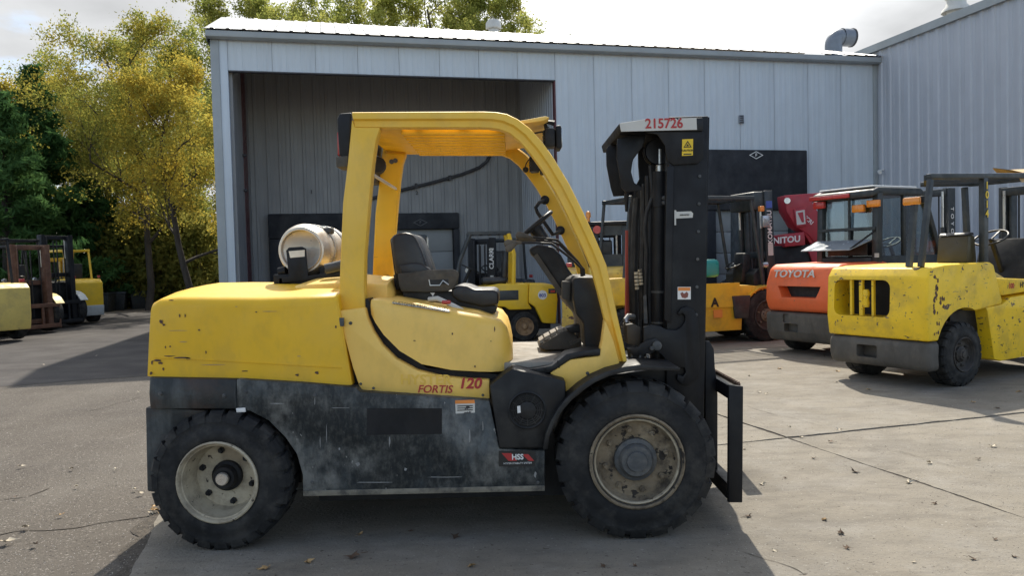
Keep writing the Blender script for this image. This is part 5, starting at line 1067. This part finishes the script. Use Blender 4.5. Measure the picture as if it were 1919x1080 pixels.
MB().box(.6, 2.2, -.5, .5, .3, .93).build('frame', m_blk, t)
MB().box(.0, .5, -.5, .45, .3, 1.0).build('engine_block', m_blk, t)
MB().prism([(.40, 1.33), (.44, 1.64), (.56, 1.64), (.60, 1.33)], -.44, -.08).build('seat_box', mat('olive_cover', (.045, .036, .012), .4, 0, .15, 4), t, bevel=.02)
MB().prism([(.42, 1.642), (.46, 1.675), (.55, 1.675), (.57, 1.642)], -.43, -.09).build('seat_lid', m_vinyl, t, bevel=.012)
MB().box(.66, 1.1, -.3, .3, 1.05, 1.22).build('seat_cushion', m_vinyl, t, bevel=.05)
gd = empty('overhead_guard', (0, 0, 0)); gd.parent = t
for s in (-1, 1):
    y = s*.5
    if s < 0: MB().beam((-.50, y, 1.31), (-.33, y, 2.24), .06, .05, (0, 1, 0)).build('rear_post', m_dkg, gd, bevel=.006)
    if s < 0: MB().beam((.62, y-.0, 1.0), (.62, y, 2.28), .08, .065, (0, 1, 0)).build('centre_post', m_dkg, gd, bevel=.006)
    MB().beam((-.36 if s < 0 else 1.02, y, 2.27 if s < 0 else 2.315), (2.0, y, 2.345), .06, .055).build('roof_side', m_dkg, gd, bevel=.006)
    MB().beam((2.0, y, .95), (1.9, y, 2.30), .07, .06).build('front_post', m_dkg, gd, bevel=.006)
MB().beam((-.33, -.46, 2.26), (1.05, .46, 2.31), .06, .06).build('roof_end', m_dkg, gd)
for x, z in ((1.95, 2.335),): MB().box(x-.03, x+.03, -.46, .46, z-.03, z+.03).build('roof_end', m_dkg, gd)
for k in range(6): y = -.40+.16*k; MB().beam((-.28+1.33*(y+.46)/.92, y, 2.27+.04*(y+.46)/.92), (1.9, y, 2.34), .025, .03).build('roof_bar', m_dkg, gd)
MB().box(-.36, -.30, -.43, -.21, 1.99, 2.07).build('lamp_body', m_blk, t, bevel=.01); MB().box(-.40, -.361, -.42, -.22, 1.98, 2.06).build('turn_lamp', m_amber, t, bevel=.012)
MB().beam((-.45, -.33, 1.31), (-.35, -.33, 1.99), .06, .05, (0, 1, 0)).build('lamp_post', m_dkg, gd)
steer(t, 1.62, 1.62, r=.19, tilt=.5)
MB().prism([(1.75, .98), (2.05, .98), (2.1, 1.55), (2.0, 1.62), (1.88, 1.3)], -.35, .35).build('dash', m_plas, t, bevel=.03)
MB().beam((1.02, -.3, 1.2), (1.4, -.3, 1.05), .1, .08).build('side_console', m_yel4, t, bevel=.01)
for k, c_ in enumerate('1014'): writing(c_, .12, m_caut, gd, (.62, -.5-.041, 2.19-.105*k), (1, 0, 0), (0, 0, 1), 'number_digit', bold=.015)
writing('100', .085, m_red, t, (.92, -hw+.028, 1.055), (1, 0, .02), (0, 0, 1), bold=.02, sx=.9); writing('HYSTER', .085, m_inkblk, t, (1.24, -hw+.028, 1.06), (1, 0, .02), (0, 0, 1), bold=.02, sx=1.0)
mast_(t, 2.6, .8, 2.3, m_dkg)
cb_ = empty('cardboard_sheet', o1+hv*1.42-lv_*.36+Vector((0, 0, 2.37)), hd(hv)+.2, 'torn brown cardboard sheet lying on the roof of forklift 1014', 'cardboard'); cb_.scale = (.8, .8, .8)
MB().add([(-.3, -.1, .02), (.1, -.12, .0), (.45, -.1, .08), (.4, .16, .09), (0, .2, .03), (-.28, .16, .08), (-.3, -.1, .026), (.1, -.12, .006), (.45, -.1, .086), (.4, .16, .096), (0, .2, .036), (-.28, .16, .086)], [(0, 1, 4, 5), (1, 2, 3, 4), (6, 11, 10, 7), (7, 10, 9, 8)]).build('sheet', m_card, cb_)
MB().add([(-.2, -.14, -.06), (.3, -.16, -.02), (.3, -.18, -.13), (-.12, -.16, -.15), (-.2, -.146, -.06), (.3, -.166, -.02), (.3, -.186, -.13), (-.12, -.166, -.15)], [(0, 1, 2, 3), (4, 7, 6, 5)]).build('hanging_flap', m_card, cb_)

# ---- orange forklift with a cab
o2 = Vector((4.66, 11.42, 0))
t = empty('forklift', o2, hd(hv), 'orange forklift with an enclosed dark grey cab, beside forklift 1014', 'forklift'); hw = .64
for s in (-1, 1):
    e = empty('rear_wheel', (0, 0, 0)); e.parent = t; wheel(e, (0, s*.62, .33), (0, s, 0), .33, .24, .18, m_rimk, m_rimk, 20, .016, .05, 6, .07, .0)
    e = empty('front_wheel', (0, 0, 0)); e.parent = t; wheel(e, (1.9, s*.74, .40), (0, s, 0), .40, .26, .22, m_rimk, m_rimk, 20, .016, .05, 6, .07, .0)
cwo = MB().prism([(-.56, .63), (-.62, .80), (-.60, 1.06), (-.52, 1.28), (-.42, 1.325), (.5, 1.345), (.6, 1.25), (.55, .63)], -hw, hw).build('counterweight', m_oran, t, bevel=.075, seg=4)
cut(cwo, MB().add([(-1, .36, .83), (-1, -.36, .83), (-1, -.44, 1.03), (-1, .44, 1.03), (-.42, .28, .85), (-.42, -.28, .85), (-.42, -.36, 1.0), (-.42, .36, 1.0)], [(0, 1, 2, 3), (4, 7, 6, 5), (0, 4, 5, 1), (1, 5, 6, 2), (2, 6, 7, 3), (3, 7, 4, 0)]))
MB().box(-.44, -.40, -.42, .42, .82, 1.04).build('radiator', m_hose, cwo)
sk_ = MB().prism([(-.53, .19), (-.60, .34), (-.61, .622), (.45, .622), (.45, .5), (-.1, .5), (-.2, .19)], -hw-.006, hw+.006).build('counterweight_skirt', m_skirt, t, bevel=.07, seg=3)
cut(sk_, MB().prism(rr(.02, .28, .34, .46, .02), -.9, -.5, 'x')); cut(sk_, MB().prism(rr(.20, .30, .47, .60, .02), -.9, -.57, 'x'))
MB().box(-.49, -.46, -.02, .32, .3, .61).build('tow_pocket', m_hose, sk_)
writing('TOYOTA', .155, m_plate, cwo, (-.585, .10, 1.185), (0, -1, 0), (.33, 0, .94), bold=.015, depth=.006, sx=1.18)
MB().prism([(.45, .3), (1.5, .3), (1.55, .6), (2.2, .95), (2.2, 1.05), (.45, 1.02)], -hw+.02, hw-.02).build('chassis', m_oran, t, bevel=.02)
cab = empty('cab', (0, -.08, 0)); cab.parent = t; xr_, xf_, zc0, zc1, cw2 = .30, 1.75, 1.34, 2.36, .53
for s in (-1, 1):
    MB().beam((xr_+.05, s*(cw2-.05), zc0-.3), (xr_+.09, s*(cw2-.05), zc1), .12, .10, (0, 1, 0)).build('rear_pillar', m_dkg, cab, bevel=.02)
    MB().tube([(xf_+.1, s*(cw2-.05), 1.0), (xf_, s*(cw2-.05), 1.5), (xf_-.25, s*(cw2-.05), 2.1), (xf_-.42, s*(cw2-.05), zc1-.02)], .055, 8).build('front_pillar', m_dkg, cab)
    MB().box(xr_+.14, xf_+.02, *sorted((s*(cw2-.02), s*(cw2-.08))), .9, 1.42).build('door_panel', m_dkg, cab, bevel=.01)
    MB().box(xr_+.62, xr_+.68, *sorted((s*(cw2-.02), s*(cw2-.08))), 1.42, zc1-.03).build('door_post', m_dkg, cab, bevel=.01)
    MB().add([(xr_+.16, s*(cw2-.045), 1.425), (xr_+.615, s*(cw2-.045), 1.425), (xr_+.615, s*(cw2-.045), zc1-.05), (xr_+.16, s*(cw2-.045), zc1-.05)], [(0, 1, 2, 3)]).build('side_window', g_cab, cab, smooth=0)
    MB().add([(xr_+.685, s*(cw2-.045), 1.425), (xf_-.02, s*(cw2-.045), 1.425), (xf_-.27, s*(cw2-.045), 2.08), (xf_-.42, s*(cw2-.045), zc1-.05), (xr_+.685, s*(cw2-.045), zc1-.05)], [(0, 1, 2, 3, 4)]).build('side_window', g_cab, cab, smooth=0)
    MB().box(xr_-.02, xr_+.035, *sorted((s*.37, s*.57)), 2.12 if s < 0 else 2.16, 2.22 if s < 0 else 2.27).build('rear_lamp', m_amber if s < 0 else m_redlens, cab, bevel=.012)
MB().box(xr_-.03, xr_+.03, -.33, -.13, 2.06, 2.17).build('turn_lamp', m_amber, cab, bevel=.015)
MB().box(xr_+.0, xr_+.07, -cw2+.1, cw2-.1, 1.0, 1.40).build('rear_panel', m_dkg, cab, bevel=.01)
MB().box(xr_-.02, xr_+.0, -.38, .3, 1.43, 1.62).build('rear_vent', m_inkblk, cab, bevel=.01)
MB().add([(xr_+.05, -.5, 1.42), (xr_+.05, .5, 1.42), (xr_+.08, .5, 2.28), (xr_+.08, -.5, 2.28)], [(0, 1, 2, 3)]).build('rear_window', g_cab, cab, smooth=0)
MB().box(xr_-.01, xr_+.02, -.5, .5, 1.80, 1.84).build('window_bar', m_dkg, cab); MB().box(xr_+.02, xr_+.05, -.06, -.03, 1.42, 2.28).build('window_bar', m_dkg, cab)
MB().add([(xf_-.02, -.52, 1.4), (xf_-.02, .52, 1.4), (xf_-.44, .52, zc1-.03), (xf_-.44, -.52, zc1-.03)], [(0, 1, 2, 3)]).build('windscreen', g_cab, cab, smooth=0)
MB().prism([(xr_-.08, zc1-.10), (xr_-.08, zc1), (xr_+.05, zc1+.045), (xf_-.45, zc1+.05), (xf_-.36, zc1), (xf_-.36, zc1-.06), (xr_, zc1-.07)], -cw2+.0, cw2-.0).build('roof', m_dkg, cab, bevel=.03)
MB().box(xr_+.0, xf_-.46, -cw2+.06, cw2-.06, zc1+.051, zc1+.075).build('roof_cover', m_white, cab, bevel=.01)
MB().beam((xr_-.1, .56, zc1-.05), (xr_-.1, -.15, zc1-.05), .03, .06).build('lamp_bar', m_redlens, cab, bevel=.008)
hat = MB().add([(xr_-.02, .5, 1.66), (xr_-.02, -.46, 1.66), (xr_-.42, -.40, 1.52), (xr_-.42, .46, 1.52), (xr_-.02, .5, 1.65), (xr_-.02, -.46, 1.65), (xr_-.42, -.40, 1.51), (xr_-.42, .46, 1.51)], [(0, 1, 2, 3), (4, 7, 6, 5), (0, 4, 5, 1), (1, 5, 6, 2), (2, 6, 7, 3), (3, 7, 4, 0)]).build('open_rear_hatch', mat('hatch_glass', (.30, .33, .36), .15, .2, .05, 3), cab)
MB().beam((xr_-.38, -.38, 1.53), (xr_+.02, -.5, 1.79), .02, .02).build('hatch_stay', m_blk, cab)
MB().box(xr_-.02, xr_+.0, -.56, -.5, 1.40, 1.46).build('door_tag', m_plate, cab)
chair(t, .95, 1.2); steer(t, 1.4, 1.62)
mast_(t, 2.35, .8, 2.45, m_dkg)
for k, c_ in enumerate('TOYOTA'): writing(c_, .10, m_wht, t, (2.33, -.43, 2.12-.115*k), (0, 0, -1), (1, 0, 0), 'mast_letter', bold=.015)

# ---- yellow forklift with teal seat cover, facing right, mast lettered
kh = Vector((.93, .30, 0)).normalized(); kl = Vector((-kh.y, kh.x, 0)); k0 = G(1437, 640)
ko = k0+kl*.58-kh*1.3; ko.z = 0
t, cwo = lift('forklift', 'amber-yellow forklift with teal seat base between the two masts', 'forklift', ko, hd(kh), m_yelo, m_yelo, m_dkg, m_dkg, m_dkg, wb=2.6, W=1.22, Rf=.45, Rr=.34, gh=2.47, mh=2.58, m_rim=m_rimk, cwt=1.15, zh=1.05, wf=.28)
MB().prism([(-.2, .62), (.77, .62), (.75, 1.02), (-.2, 1.02)], -.62, -.598).build('side_panel', m_yelo, t)
MB().box(.10, .47, -.5, .5, 1.12, 1.42).build('seat_base', m_teal, t, bevel=.07, seg=3)
MB().prism([(.65, .42), (.90, .42), (.95, .80), (.60, .80)], -.645, -.6).build('step_well', m_dkg, t, bevel=.01)
writing('A', .2, m_inkblk, t, (.27, -.625, .70), (1, 0, 0), (0, 0, 1), bold=.04); MB().box(.25, .41, -.626, -.6, .45, .58).build('orange_panel', m_orange, t)
mw = [o_ for o_ in t.children if o_.name.startswith('mast')][0]
writing('KOMATSU', .125, m_wht, mw, (-.0, -.405, 1.95), (0, 0, 1), (-1, 0, 0), 'lettering', bold=.02)
MB().box(-.05, .05, -.404, -.39, 1.46, 1.66).build('label', m_plate, mw); MB().box(-.06, .06, -.405, -.39, 2.28, 2.40).build('blue_label', m_blue, mw)
MB().box(-.28, .05, -.36, .36, 2.25, 2.57).build('hose_cover', m_dkg, mw, bevel=.03)
MB().box(-.3, -.22, -.58, -.5, 2.22, 2.31).build('turn_lamp', m_orange, mw, bevel=.01); MB().box(-.24, -.1, -.56, -.48, 1.95, 2.15).build('mirror_lamp', m_mirror, mw, bevel=.02)
MB().prism([(1.07, 1.0), (1.30, 1.0), (1.27, 1.5), (1.13, 1.52)], -.2, .1).build('instrument_pod', m_plas, t, bevel=.04)

# ---- red telehandler behind it
th_ = Vector((.86, -.5, 0)).normalized(); mo = P(1500, 480, 15.6); mo = Vector((mo.x, 15.6, 0))
t = empty('telehandler', mo, 0, 'red telehandler with a raised boom frame behind the orange cab forklift', 'telehandler')
def mp(lst, Y, y0, y1, name, m, b=.01, par=None): return MB().prism([(P(a, c_, Y).x-mo.x, P(a, c_, Y).z) for a, c_ in lst], y0, y1).build(name, m, par or t, bevel=b)
bm_ = mp([(1462, 368), (1545, 362), (1558, 372), (1556, 440), (1530, 470), (1505, 440), (1482, 425), (1466, 398)], 15.6, -.25, .2, 'boom_head', m_redm, .02)
cut(bm_, MB().prism([(P(a, c_, 15.6).x-mo.x, P(a, c_, 15.6).z) for a, c_ in [(1512, 380), (1546, 378), (1550, 395), (1546, 415), (1532, 412), (1521, 395)]], -.6, .6))
for k in range(5): a = 1514+7*k; MB().beam(Vector((P(a, 381, 15.5).x-mo.x, -.05, P(a, 381, 15.5).z)), Vector((P(a+5, 389, 15.5).x-mo.x, -.05, P(a+5, 389, 15.5).z)), .05, .03).build('hose', m_offwhite, t)
mp([(1478, 395), (1500, 391), (1503, 425), (1482, 427)], 15.6, -.30, -.255, 'badge_plate', m_redm)
bd = mp([(1481, 398), (1497, 395), (1499, 421), (1483, 423)], 15.6, -.306, -.301, 'badge', m_plate, 0); mp([(1484, 401), (1494, 399), (1496, 418), (1492, 418)], 15.6, -.311, -.307, 'badge_mark', m_redm, 0, bd)
mp([(1500, 400), (1520, 412), (1570, 470), (1565, 500), (1535, 500), (1500, 440)], 15.6, -.22, .18, 'boom', m_redm, .02)
mp([(1455, 442), (1492, 436), (1494, 460), (1456, 464)], 15.6, -.45, .5, 'body_side', m_redm, .02)
writing('MANITOU', .17, m_wht, t, Vector((P(1464, 451, 15.1).x-mo.x, -.455, P(1464, 451, 15.15).z)), (1, 0, .06), (0, 0, 1), bold=.03)
mp([(1440, 462), (1570, 455), (1575, 560), (1440, 570)], 15.6, -.3, 1.3, 'chassis', m_blk, .03)
mp([(1500, 465), (1530, 455), (1560, 490), (1555, 530), (1520, 520)], 15.6, -.36, -.301, 'lower_link', m_redm, .02)
mp([(1400, 372), (1440, 372), (1445, 500), (1400, 500)], 15.6, .3, 1.2, 'cab', m_dkg, .03)
MB().lathe([(.001, .02), (.06, .02), (.06, -.05), (.001, -.05)], (P(1472, 377, 15.4).x-mo.x, -.3, P(1472, 377, 15.4).z), (-.3, -1, 0), 12).build('work_lamp', m_mirror, t)
for x in (-.9, 1.3):
    for s, y in ((-1, -.5), (1, 1.5)):
        e = empty('wheel', (0, 0, 0)); e.parent = t; wheel(e, (x, y, .5), (0, s, 0), .5, .34, .28, m_redm, m_rimk, 18, .02, .06, 6, .1, 0, det=False)
writing('TCRI', .11, m_wht, t, Vector((P(1516, 412, 15.3).x-mo.x, -.255, P(1516, 412, 15.38).z)), (.72, 0, -.68), (.68, 0, .72), bold=.02)

# ---- yellow forklift 803 seen through the cab, facing left
c803 = G(980, 640); dv_ = Vector((-.995, -.08, 0)).normalized()
t = empty('forklift', Vector((c803.x, c803.y+.5, 0)), hd(dv_), 'bright yellow forklift with a round white 803 label, seen under the steering column', 'forklift')
for s in (-1, 1):
    e = empty('rear_wheel', (0, 0, 0)); e.parent = t; wheel(e, (0, s*.52, .27), (0, s, 0), .27, .2, .165, m_rimb, m_rimb, 0, .0, .04, 6, .05, 0)
    e = empty('front_wheel', (0, 0, 0)); e.parent = t; wheel(e, (1.45, s*.56, .33), (0, s, 0), .33, .22, .19, m_rimb, m_rimb, 0, .0, .04, 6, .05, 0)
cwo = MB().prism([(-.58, .30), (-.62, .75), (-.60, .98), (-.5, 1.03), (-.1, 1.05), (-.08, .70), (-.20, .62), (-.33, .32)], -.5, .5).build('counterweight', m_yel2, t, bevel=.03)
MB().prism([(-.075, .70), (-.095, 1.05), (.45, 1.06), (.85, 1.0), (.85, .66), (.35, .64), (.28, .58), (-.15, .58)], -.49, .49).build('hood', m_yel2, t, bevel=.03)
MB().prism([(.36, .25), (1.1, .25), (1.15, .62), (1.6, .8), (1.6, .86), (.8, .66), (.4, .62)], -.5, .5).build('chassis', m_yel2, t, bevel=.02)
MB().box(-.5, 1.4, -.3, .3, .2, .9).build('frame', m_blk, t)
MB().box(.10, .46, .485, .497, .76, .94).build('side_grille', m_dkg, t, bevel=.004)
MB().box(-.60, -.45, .488, .504, .86, .95).build('tail_lamp', m_dkg, t, bevel=.004); MB().box(-.57, -.49, .503, .508, .88, .92).build('lamp_lens', m_redlens, t)
MB().prism(circ(-.34, .84, .085, 20), .501, .506).build('number_disc', m_wht, t); writing('803', .085, m_blue, t, (-.34, .508, .83), (-1, 0, 0), (0, 0, 1), bold=.03)
gd = empty('overhead_guard', (0, 0, 0)); gd.parent = t
for s in (-1, 1):
    MB().tube([(.18, s*.42, 1.03), (.16, s*.42, 1.6), (.25, s*.42, 1.98)], .04, 8).build('rear_post', m_yel2, gd); MB().tube([(1.3, s*.42, .8), (1.15, s*.42, 1.5), (.95, s*.42, 1.98)], .035, 8).build('front_post', m_dkg, gd); MB().beam((.2, s*.42, 2.0), (1.0, s*.42, 2.0), .06, .05).build('roof_side', m_dkg, gd)
for k in range(5): MB().beam((.22+.17*k, -.4, 2.0), (.22+.17*k, .4, 2.0), .03, .03).build('roof_bar', m_dkg, gd)
chair(t, .5, 1.05); steer(t, .95, 1.35); mast_(t, 1.85, .66, 2.0, m_dkg, forks=False)

# ---- black-masted forklift further back, lettered mast toward the camera
co = P(868, 500, 15.6); co = Vector((co.x, 15.6, 0)); ch2 = Vector((-.30, -.95, 0)).normalized()
t, cwo = lift('forklift', 'dark forklift with a white-lettered black mast, seen just right of the seat', 'forklift', co-ch2*1.1+Vector((.35, 0, 0)), hd(ch2), m_dkg, m_dkg, None, m_dkg, m_blk, wb=1.5, W=1.0, Rf=.34, Rr=.27, gh=1.95, mh=1.95, m_rim=m_rimk, forks=False, mastw=.52, det=False)
mw = [o_ for o_ in t.children if o_.name.startswith('mast')][0]
lp = MB().box(.092, .10, .17, .30, .9, 1.93).build('lettered_plate', m_blk, mw)
writing('CLARK', .13, m_wht, lp, (.102, .235, 1.52), (0, 0, 1), (0, -1, 0), bold=.02); MB().box(.101, .103, .2, .27, 1.10, 1.19).build('label', m_plate, lp); MB().box(.101, .103, .19, .28, 1.70, 1.74).build('label', m_plate, lp)

# ---- old worn forklift behind the main mast
wo_ = P(1120, 590, 12.6); wv = Vector((.14, .99, 0)).normalized(); wl_ = Vector((-wv.y, wv.x, 0))
t, cwo = lift('forklift', 'rust-blotched old yellow forklift with a black cab behind the main mast', 'forklift', Vector((1.60, 14.0, 0)), hd(wv), m_yelw, m_yelw, m_yelw, m_blk, m_blk, wb=1.7, W=1.2, Rf=.4, Rr=.33, gh=2.0, mh=2.0, m_rim=m_rimk, cwt=1.32, guard=False, cwl=.5, zh=1.1)
cb2 = empty('cab', (0, 0, 0)); cb2.parent = t
MB().box(-.55, -.45, -.0, .55, 1.3, 2.05).build('rear_panel', m_dkg, cb2, bevel=.02); MB().box(-.55, -.45, -.55, -.40, 1.3, 2.05).build('rear_panel', m_dkg, cb2, bevel=.02); MB().box(-.55, -.45, -.399, -.001, 1.3, 1.55).build('rear_panel', m_dkg, cb2); MB().box(-.55, -.45, -.399, -.001, 1.88, 2.05).build('rear_panel', m_dkg, cb2)
MB().box(-.6, .5, -.6, .6, 2.051, 2.12).build('roof', m_blk, cb2, bevel=.02)
for s in (-1, 1): MB().box(.4, .48, s*.55-.04, s*.55+.04, 1.0, 2.05).build('front_pillar', m_blk, cb2); MB().box(-.44, .39, *sorted((s*.51, s*.55)), 1.1, 1.45).build('door_panel', m_dkg, cb2)
MB().lathe([(.03, -.08), (.03, 0), (.045, 0), (.045, .07), (.03, .10), (.001, .11)], (-.52, .17, 2.2), (0, 0, 1), 12).build('beacon', m_amber, cb2)
MB().lathe([(.001, .03), (.07, .03), (.07, -.02), (.001, -.02)], (-.6, .02, 1.98), (-1, 0, 0), 14).build('tail_lamp', m_redlens, cb2)

# ---- row at the far left
LG = 'forklifts parked in a row on the left'
v1 = Vector((.93, -.36, 0)).normalized()
p = G(38, 642); lift('forklift', 'pale yellow forklift cut off by the left edge of the picture', 'forklift', Vector((p.x-1.6, p.y+.6, 0)), hd((-.86, .5)), m_yel4, m_yel4, None, m_blk, m_blk, wb=1.9, W=1.35, Rf=.42, Rr=.36, gh=2.25, mh=2.4, m_rim=m_rimg, cwt=1.25, zh=1.15, group=LG, det=False)
p = G(100, 628); t_r, _ = lift('forklift', 'forklift with a rusty brown mast and carriage in the left row', 'forklift', Vector((p.x-1.85, p.y+.85, 0)), hd(v1), m_yel4, m_yel4, m_blk, m_blk, m_rust, wb=1.9, W=1.4, Rf=.45, Rr=.36, gh=2.3, mh=2.15, m_rim=m_rimk, mc=m_rust, group=LG, forks=False, det=False, mastw=.95)
p = G(128, 617); lift('forklift', 'pale grey forklift with a tall dark mast in the left row', 'forklift', Vector((p.x-1.6, p.y+.9, 0)), hd(v1), m_gry, m_gry, m_blk, m_blk, m_blk, wb=1.9, W=1.4, Rf=.45, Rr=.36, gh=2.2, mh=2.45, m_rim=m_rimg, group=LG, forks=False, det=False)
p = G(160, 607); t_y, cwy = lift('forklift', 'narrow bright yellow upright forklift at the far end of the left row', 'forklift', Vector((p.x-.75, p.y+.6, 0)), hd((-.80, .60)), m_yel2, m_yel2, m_gry, m_yel2, m_yelo, wb=1.3, W=.85, Rf=.3, Rr=.33, gh=2.1, mh=1.9, m_rim=m_rimg, cwt=1.25, group=LG, det=False, wf=.3)

# ------------------------------------------------------------------ small things
m_bin = mat('dark_bin_plastic', (.02, .022, .022), .6)
for k, (px_, py_, lb_) in enumerate([(193, 582, 'small dark crate at the tree line right of the yellow forklift'), (219, 579, 'small grey-lidded crate at the tree line'), (262, 576, 'dark bin at the tree line beside the warehouse')]):
    p = G(px_, py_); e = empty('crate', (p.x, p.y, -.05), .3*k, lb_, 'crate')
    MB().prism([(-.3, 0), (.3, 0), (.36, .62), (-.36, .62)], -.28, .28).build('tub', m_bin, e, bevel=.02); MB().box(-.39, .39, -.31, .31, .622, .70).build('lid', m_bin if k != 1 else m_dkg, e, bevel=.015)
p = G(236, 576); e = empty('sign_post', (p.x, p.y, -.05), .2, 'thin pale post with a small cross top at the tree line', 'post'); MB().tube([(0, 0, 0), (0, 0, 1.35)], .03, 8).build('pole', m_offwhite, e); MB().box(-.16, .16, -.03, .03, 1.3, 1.38).build('cap', m_offwhite, e)
# fallen leaves and scraps, at the places the photograph shows them
lf_m = [mat('leaf_pale', (.52, .45, .34), .8, 0, .2, 30, rnd=.15), mat('leaf_tan', (.34, .22, .10), .8, 0, .25, 30, rnd=.2), mat('leaf_brown', (.10, .06, .035), .8, 0, .25, 30, rnd=.2)]
def leaf_mesh(seed, m):
    rnd = random.Random(seed); lob = []
    for k in range(15):
        a = 2*math.pi*k/15; r = (.5 if k % 3 else 1.0)*rnd.uniform(.8, 1.1)*(1.15 if 3 < k < 12 else .8); lob.append((math.cos(a)*r*.6, math.sin(a)*r*.5, .12*abs(math.sin(a*1.5+seed))+.22*math.cos(a)**2*rnd.uniform(.4, 1.0)+.01))
    mb = MB().add([(0, 0, .03)]+lob, [(0, k+1, (k+1) % 15+1) for k in range(15)])
    mb.tube([(-.55, 0, .1), (-1.0, .1, .06)], .02, 4)
    o_ = mb.build('fallen_leaf', m, None, smooth=60); return o_
protos = [leaf_mesh(k, lf_m[k % 3]) for k in range(9)]
used = [False]*9
LV = [(1395, 843, 0, .6), (1500, 820, 0, .7), (1571, 806, 0, .9), (1424, 736, 0, 1), (1435, 739, 0, .7), (1405, 705, 0, .8), (1463, 692, 1, 1), (1568, 717, 0, .8), (1571, 697, 1, .9), (1629, 731, 1, 1), (1825, 755, 1, .9), (1908, 735, 1, 1.1), (1870, 766, 2, .8), (1858, 837, 0, 1.1), (1834, 861, 2, .9), (1742, 868, 0, 1), (1556, 829, 2, .9), (1524, 860, 2, .8), (1600, 885, 2, 1.25), (1428, 909, 0, 1), (1703, 906, 0, 1), (1752, 945, 2, .6), (1546, 976, 1, .9), (1403, 969, 2, .8), (1575, 1000, 2, .9), (1588, 1029, 2, .9), (1450, 1033, 0, .7), (1712, 1055, 0, .5), (1864, 1012, 2, .6), (1824, 1049, 2, .8), (1900, 1045, 2, .6), (1472, 897, 2, .5), (1760, 700, 2, .7), (1545, 668, 2, .6), (1480, 800, 0, .6),
      (38, 875, 0, 1), (134, 879, 0, .8), (217, 880, 0, .8), (143, 912, 0, .8), (252, 918, 0, .8), (265, 925, 0, .8), (48, 989, 0, 1), (66, 1021, 2, .9), (10, 1018, 0, 1.5), (82, 684, 0, .6), (181, 667, 0, .6), (260, 735, 0, .6), (288, 957, 1, 1.4), (291, 950, 1, 1.1), (280, 962, 0, .8), (117, 965, 1, .8), (30, 932, 2, .6),
      (676, 1002, 1, 1), (851, 1008, 2, 1.2), (660, 1046, 2, 1.5), (577, 1056, 1, 1.1), (500, 1067, 1, 1.2), (884, 1062, 1, .9), (768, 997, 2, .7), (1130, 1062, 2, .7), (1190, 1062, 2, .6)]
GRP = {0: ('pale dry leaf', 'pale dry leaves'), 1: ('tan curled leaf', 'tan leaves'), 2: ('dark brown curled leaf', 'brown leaves')}
rl = random.Random(5)
for k, (px_, py_, c_, s) in enumerate(LV):
    pi = c_+3*rl.randrange(3); p = G(px_, py_, .006)
    o_ = protos[pi] if not used[pi] else inst(protos[pi], None, (0, 0, 0)); used[pi] = True
    o_.location = p; o_.rotation_euler = (rl.uniform(-.25, .25), rl.uniform(-.25, .25), rl.uniform(0, 6.28)); sz = .055*s*rl.uniform(.85, 1.15)*(1 if p.y < 8 else 1.15); o_.scale = (sz, sz, sz)
    where = 'on the sunlit concrete right of the forklift' if px_ > 1380 else ('on the brown asphalt left of the forklift' if px_ < 300 else 'in the shade under the forklift')
    tag(o_, GRP[c_][0]+' lying '+where, 'leaf', GRP[c_][1]+' '+where)
for k in range(9):
    if not used[k]: bpy.data.objects.remove(protos[k])
# grit scattered over the slabs and the asphalt
rs = np.random.RandomState(3)
def grit(name, n, region, m, smin, smax, label):
    V = []; F = []
    for k in range(n):
        px_, py_ = region(rs); p = G(px_, py_, 0); s = rs.uniform(smin, smax)*(.6+.4*min(2, p.y/4)); b = len(V)
        a = rs.uniform(0, 6.28); e1 = np.array([math.cos(a), math.sin(a), 0])*s; e2 = np.array([-math.sin(a), math.cos(a), 0])*s*rs.uniform(.35, .9); c = np.array([p.x, p.y, .004])
        V += [c-e1, c-e2, c+e1, c+e2, c+np.array([0, 0, s*.6])]; F += [(b, b+1, b+4), (b+1, b+2, b+4), (b+2, b+3, b+4), (b+3, b, b+4)]
    me = bpy.data.meshes.new(name); me.from_pydata([tuple(v) for v in V], [], F); me.materials.append(m); o_ = bpy.data.objects.new(name, me); COL.objects.link(o_); tag(o_, label, 'grit', kind='stuff')
m_chip = mat('pale_stone', (.48, .45, .41), .85, 0, .25, 20); m_dkc = mat('dark_crumb', (.07, .055, .045), .9, 0, .3, 20)
def reg_r(q): return (q.uniform(1340, 1919), 660+420*q.uniform(0, 1)**.7)
def reg_l(q): return (q.uniform(0, 300), 700+380*q.uniform(0, 1)**.7)
grit('pale_grit', 1100, reg_r, m_chip, .0016, .0042, 'pale gravel crumbs scattered over the sunlit concrete'); grit('dark_grit', 500, reg_r, m_dkc, .0016, .005, 'dark crumbs and twigs scattered over the sunlit concrete'); grit('asphalt_grit', 700, reg_l, m_chip, .0016, .004, 'pale gravel crumbs scattered over the asphalt')
